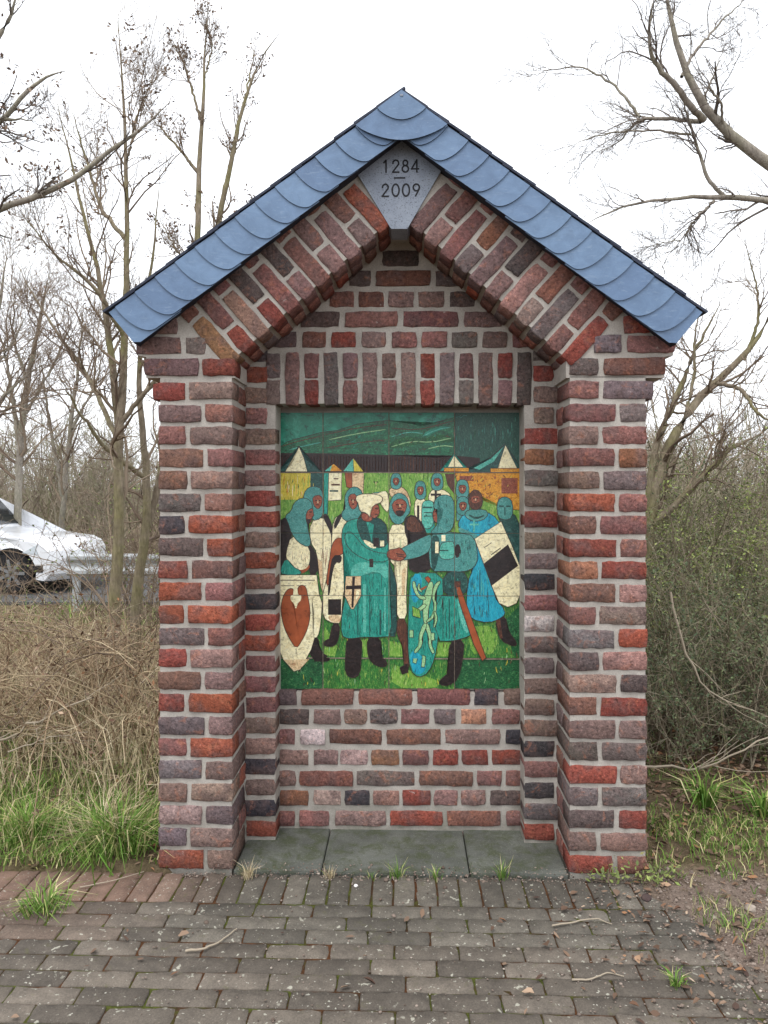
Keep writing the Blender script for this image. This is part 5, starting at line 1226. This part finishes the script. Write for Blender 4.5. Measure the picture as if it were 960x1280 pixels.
stone('rounded buff stone in the bare earth below the green grass', 938, 1142, 0.02)
stone('dark clod lying at the edge of the bare earth', 808, 1124, 0.018, simple('dark_clod', (58, 46, 46), (84, 70, 66), 30, 0.95, 0.5), 'clod')
for i in range(60):
    px, py = R.uniform(820, 985), R.uniform(1125, 1270)
    if px - 820 < (py - 1125) * 0.75: continue
    stone('small grey stone half sunk in the bare earth', px, py, R.uniform(0.003, 0.009), M_CLODS)
for lb, path, r in (('curved grey twig lying across the pavers', [(232, 1192), (255, 1190), (275, 1180), (296, 1164)], 0.0042), ('thin brown twig on the pavers before the right pier', [(690, 1160), (720, 1155), (745, 1150), (765, 1158)], 0.003), ('pale curled twig on the dirt covered pavers', [(715, 1228), (740, 1228), (760, 1218), (780, 1224)], 0.003), ('straw stalk lying along the grass edge', [(100, 1112), (140, 1104), (180, 1092)], 0.0025)):
    pts = []
    for a_, b_ in path:
        D = CAMH * F / (b_ - 610); pts.append(((a_ - 480) / F * D, D, 0.008))
    stick(lb, pts, r, 'twig')['category'] = 'twig'

# ------------------------------------------------------------------ road, car, guard rail, far wood
M_ROAD = simple('asphalt', (66, 66, 68), (92, 92, 92), 40, 0.9, 0.3)
Vv, Ff = box(-60, 60, 10.3, 13.6, -0.3, -0.10); kind(mesh_obj('road', Vv, Ff, M_ROAD), 'structure')
M_PAINT = NM('white_car_paint').done(lin((226, 228, 232)), 0.25, None, 0.5, **{'Coat Weight': 0.6})
M_GLASS = NM('car_glass').done(lin((26, 32, 36)), 0.08, None, 0.6)
M_RUBBER = simple('tyre_rubber', (26, 26, 28), (40, 40, 42), 30, 0.85, 0.2)
M_PLAST = simple('dark_plastic', (28, 28, 30), (44, 44, 46), 30, 0.6, 0.1)
M_ALLOY = NM('alloy_rim').done(lin((150, 152, 156)), 0.35, None, 0.5, Metallic=0.9)
M_LAMPG = NM('lamp_glass').done(lin((196, 204, 210)), 0.12, None, 0.6)
M_ZINC = simple('galvanised_steel', (150, 154, 156), (184, 188, 190), 20, 0.5, 0.1)
car = empty('parked_car', (-4.38, 11.8, -0.10), math.radians(-2)); tag(car, 'white hatchback car on the road behind the brambles', 'car')
WH = 0.86; fx, rx, wr, zw = -0.92, -3.30, 0.365, 0.31
prof = [(-0.10, 0.20), (-0.01, 0.30), (0.0, 0.48), (-0.03, 0.62), (-0.09, 0.72), (-0.22, 0.785), (-0.45, 0.815), (-0.80, 0.845), (-1.25, 0.88), (-1.55, 0.93), (-1.95, 1.41), (-2.4, 1.47), (-3.1, 1.43), (-3.6, 1.30), (-3.92, 1.0), (-4.08, 0.9), (-4.12, 0.5), (-4.02, 0.24)]
def arch_pts(cx): return [(cx + wr * math.cos(a), zw + wr * math.sin(a)) for a in np.linspace(math.pi + 0.25, -0.25, 13)]
prof += arch_pts(rx) + arch_pts(fx)
def car_w(z): return WH - 0.05 * max(0, 0.45 - z) - 0.30 * max(0, z - 0.92)
def car_x(xx, yy): return xx - (0.36 * (abs(yy) / WH) ** 3 if xx > -0.5 else 0)
ys = [-1, -0.9, -0.5, 0, 0.5, 0.9, 1]
Vv, Ff = [], []
for yy in ys:
    for (xx, zz_) in prof:
        wv = car_w(zz_) * yy; dz_ = -0.035 * (abs(yy) ** 4) if zz_ > 0.7 else 0
        Vv.append((car_x(xx, wv), wv, zz_ + dz_))
n = len(prof)
for i in range(len(ys) - 1):
    for j in range(n):
        j2 = (j + 1) % n; Ff.append((i * n + j, i * n + j2, (i + 1) * n + j2, (i + 1) * n + j))
bm = bmesh.new(); bv = [bm.verts.new(v_) for v_ in Vv]
for f in Ff: bm.faces.new([bv[i] for i in f])
caps = [bm.faces.new(bv[:n]), bm.faces.new(bv[-n:][::-1])]
bmesh.ops.triangulate(bm, faces=caps); bmesh.ops.recalc_face_normals(bm, faces=bm.faces)
me = bpy.data.meshes.new('body'); bm.to_mesh(me); bm.free(); me.materials.append(M_PAINT)
link(bpy.data.objects.new('body', me), car)
def side_panel(name, pts, mat, sgn, off=0.006, th=0.01):
    Vv = [(car_x(x_, WH), sgn * (car_w(z_) + off), z_) for x_, z_ in pts] + [(car_x(x_, WH), sgn * (car_w(z_) - th), z_) for x_, z_ in pts]; k_ = len(pts)
    return mesh_obj(name, Vv, [tuple(range(k_)), tuple(range(2 * k_ - 1, k_ - 1, -1))] + [(i, k_ + i, k_ + (i + 1) % k_, (i + 1) % k_) for i in range(k_)], mat, car)
for sg_ in (-1, 1):
    side_panel('side_window', [(-1.66, 0.98), (-1.92, 1.32), (-2.32, 1.385), (-2.32, 0.98)], M_GLASS, sg_); side_panel('side_window', [(-2.38, 0.98), (-2.38, 1.385), (-3.05, 1.35), (-3.45, 1.0)], M_GLASS, sg_)
    for dx0, dx1 in ((-1.28, -2.33), (-2.37, -3.0)):
        d_ = side_panel('door', [(dx0, 0.3), (dx0 - 0.02, 0.93), (dx1, 0.94), (dx1, 0.3)], M_PAINT, sg_, 0.004)
    side_panel('headlight', [(-0.16, 0.58), (-0.20, 0.67), (-0.52, 0.73), (-0.40, 0.6)], M_LAMPG, sg_)
    side_panel('fog_lamp', [(-0.10, 0.32), (-0.10, 0.42), (-0.30, 0.42), (-0.26, 0.33)], M_PLAST, sg_)
    for cx in (fx, rx):
        wroot = bpy.data.objects.new('wheel', None); wroot.location = (cx, sg_ * 0.76, zw); link(wroot, car)
        bm = bmesh.new(); bmesh.ops.create_cone(bm, cap_ends=True, segments=32, radius1=0.30, radius2=0.30, depth=0.2, matrix=Matrix.Rotation(math.pi / 2, 4, 'X')); bmesh.ops.bevel(bm, geom=[e for e in bm.edges if abs(e.verts[0].co.y - e.verts[1].co.y) < 1e-4], offset=0.03, segments=2, affect='EDGES')
        me = bpy.data.meshes.new('tyre'); bm.to_mesh(me); bm.free(); me.materials.append(M_RUBBER); link(bpy.data.objects.new('tyre', me), wroot)
        bm = bmesh.new()
        for q in range(7):
            bmesh.ops.create_cube(bm, size=1.0, matrix=Matrix.Rotation(q * 2 * math.pi / 7, 4, 'Y') @ Matrix.Translation((0.1, sg_ * 0.1, 0)) @ Matrix.Diagonal((0.2, 0.02, 0.045, 1)))
        me = bpy.data.meshes.new('rim'); bm.to_mesh(me); bm.free(); me.materials.append(M_ALLOY); link(bpy.data.objects.new('rim', me), wroot)
Vv = [(-1.57, -0.68, 0.97), (-1.57, 0.68, 0.97), (-1.93, 0.58, 1.41), (-1.93, -0.58, 1.41)]; Vv += [(a_ - 0.03, b_, c_ - 0.03) for a_, b_, c_ in Vv]
mesh_obj('windscreen', Vv, [(0, 1, 2, 3), (7, 6, 5, 4), (0, 4, 5, 1), (1, 5, 6, 2), (2, 6, 7, 3), (3, 7, 4, 0)], M_GLASS, car)
Vv, Ff = box(-0.06, 0.004, -0.42, 0.42, 0.30, 0.44); mesh_obj('grille', Vv, Ff, M_PLAST, car)
Vv, Ff = box(-1.76, -1.62, -1.0, -0.84, 0.98, 1.1); mesh_obj('wing_mirror', Vv, Ff, M_PAINT, car)
rail = empty('guard_rail', (-2.6, 9.7, -0.12)); tag(rail, 'grey steel guard rail running behind the alder trunks', 'guard rail')
w_prof = [(0, .72), (-.04, .69), (-.04, .65), (0, .60), (0, .56), (-.04, .51), (-.04, .47), (0, .44)]
Vv = [(x_, y_, z_) for x_ in (-1.4, 4.0) for y_, z_ in w_prof] + [(x_, y_ + 0.006, z_) for x_ in (-1.4, 4.0) for y_, z_ in w_prof]
Ff = []
for i in range(7): Ff += [(i, i + 1, 9 + i, 8 + i), (16 + i, 24 + i, 25 + i, 17 + i)]
mesh_obj('beam', Vv, Ff, M_ZINC, rail)
for x_ in (-1.3, 0.6, 2.5):
    Vv, Ff = box(x_ - 0.04, x_ + 0.04, 0.008, 0.08, -0.1, 0.68); mesh_obj('post', Vv, Ff, M_ZINC, rail)
# the far wood: a mass of twigs on both sides
def wood(name, label, x0, x1, y0, y1, h, n, mat, lv):
    x = NR.uniform(x0, x1, n); y = NR.uniform(y0, y1, n); k = 6
    Pt = np.zeros((n, k, 3)); Pt[:, 0] = np.stack([x, y, np.zeros(n)], 1); d = nrm(np.stack([NR.normal(0, 0.35, n), NR.normal(0, 0.3, n), np.ones(n)], 1))
    ln = NR.uniform(0.45, 1.0, n) * h * (1 + 0.35 * np.array([clump(a, b, 0.3, 2) for a, b in zip(x, y)]))
    for j in range(1, k): d = nrm(d + NR.normal(0, 0.14, (n, 3))); Pt[:, j] = Pt[:, j - 1] + d * (ln / (k - 1))[:, None]
    Rd = np.full((n, 1), 0.022) * np.linspace(1, 0.3, k)[None, :]; parts = [tube_arrays(Pt, Rd, 3)]; P1, R1 = Pt, Rd
    for m, L in lv:
        P1, R1 = spawn(P1, R1, m, L, (0.3, 1.1), k=4, trop=0.15, wob=0.25, rmin=0.006, rf=0.5, t0=0.08); parts.append(tube_arrays(P1, R1, 3))
    V_, Q_ = join(parts); o = np_obj(name, V_, Q_, mat); kind(o, 'stuff'); tag(o, label, 'wood'); return o
M_FAR = island_mat('far_twigs', [(0, (146, 132, 118)), (0.5, (166, 154, 138)), (0.8, (146, 148, 112)), (1, (126, 112, 100))], 0.95)
wood('far_wood', 'brown leafless wood beyond the road, left of the shrine', -24, -1, 14.2, 26, 3.6, 700, M_FAR, ((10, (0.4, 1.4)), (8, (0.2, 0.7))))
wood('far_thicket', 'leafless brown thicket far behind the right hand shrubs', 1.5, 14, 8.5, 20, 2.9, 420, M_FAR, ((10, (0.4, 1.4)), (8, (0.2, 0.7))))
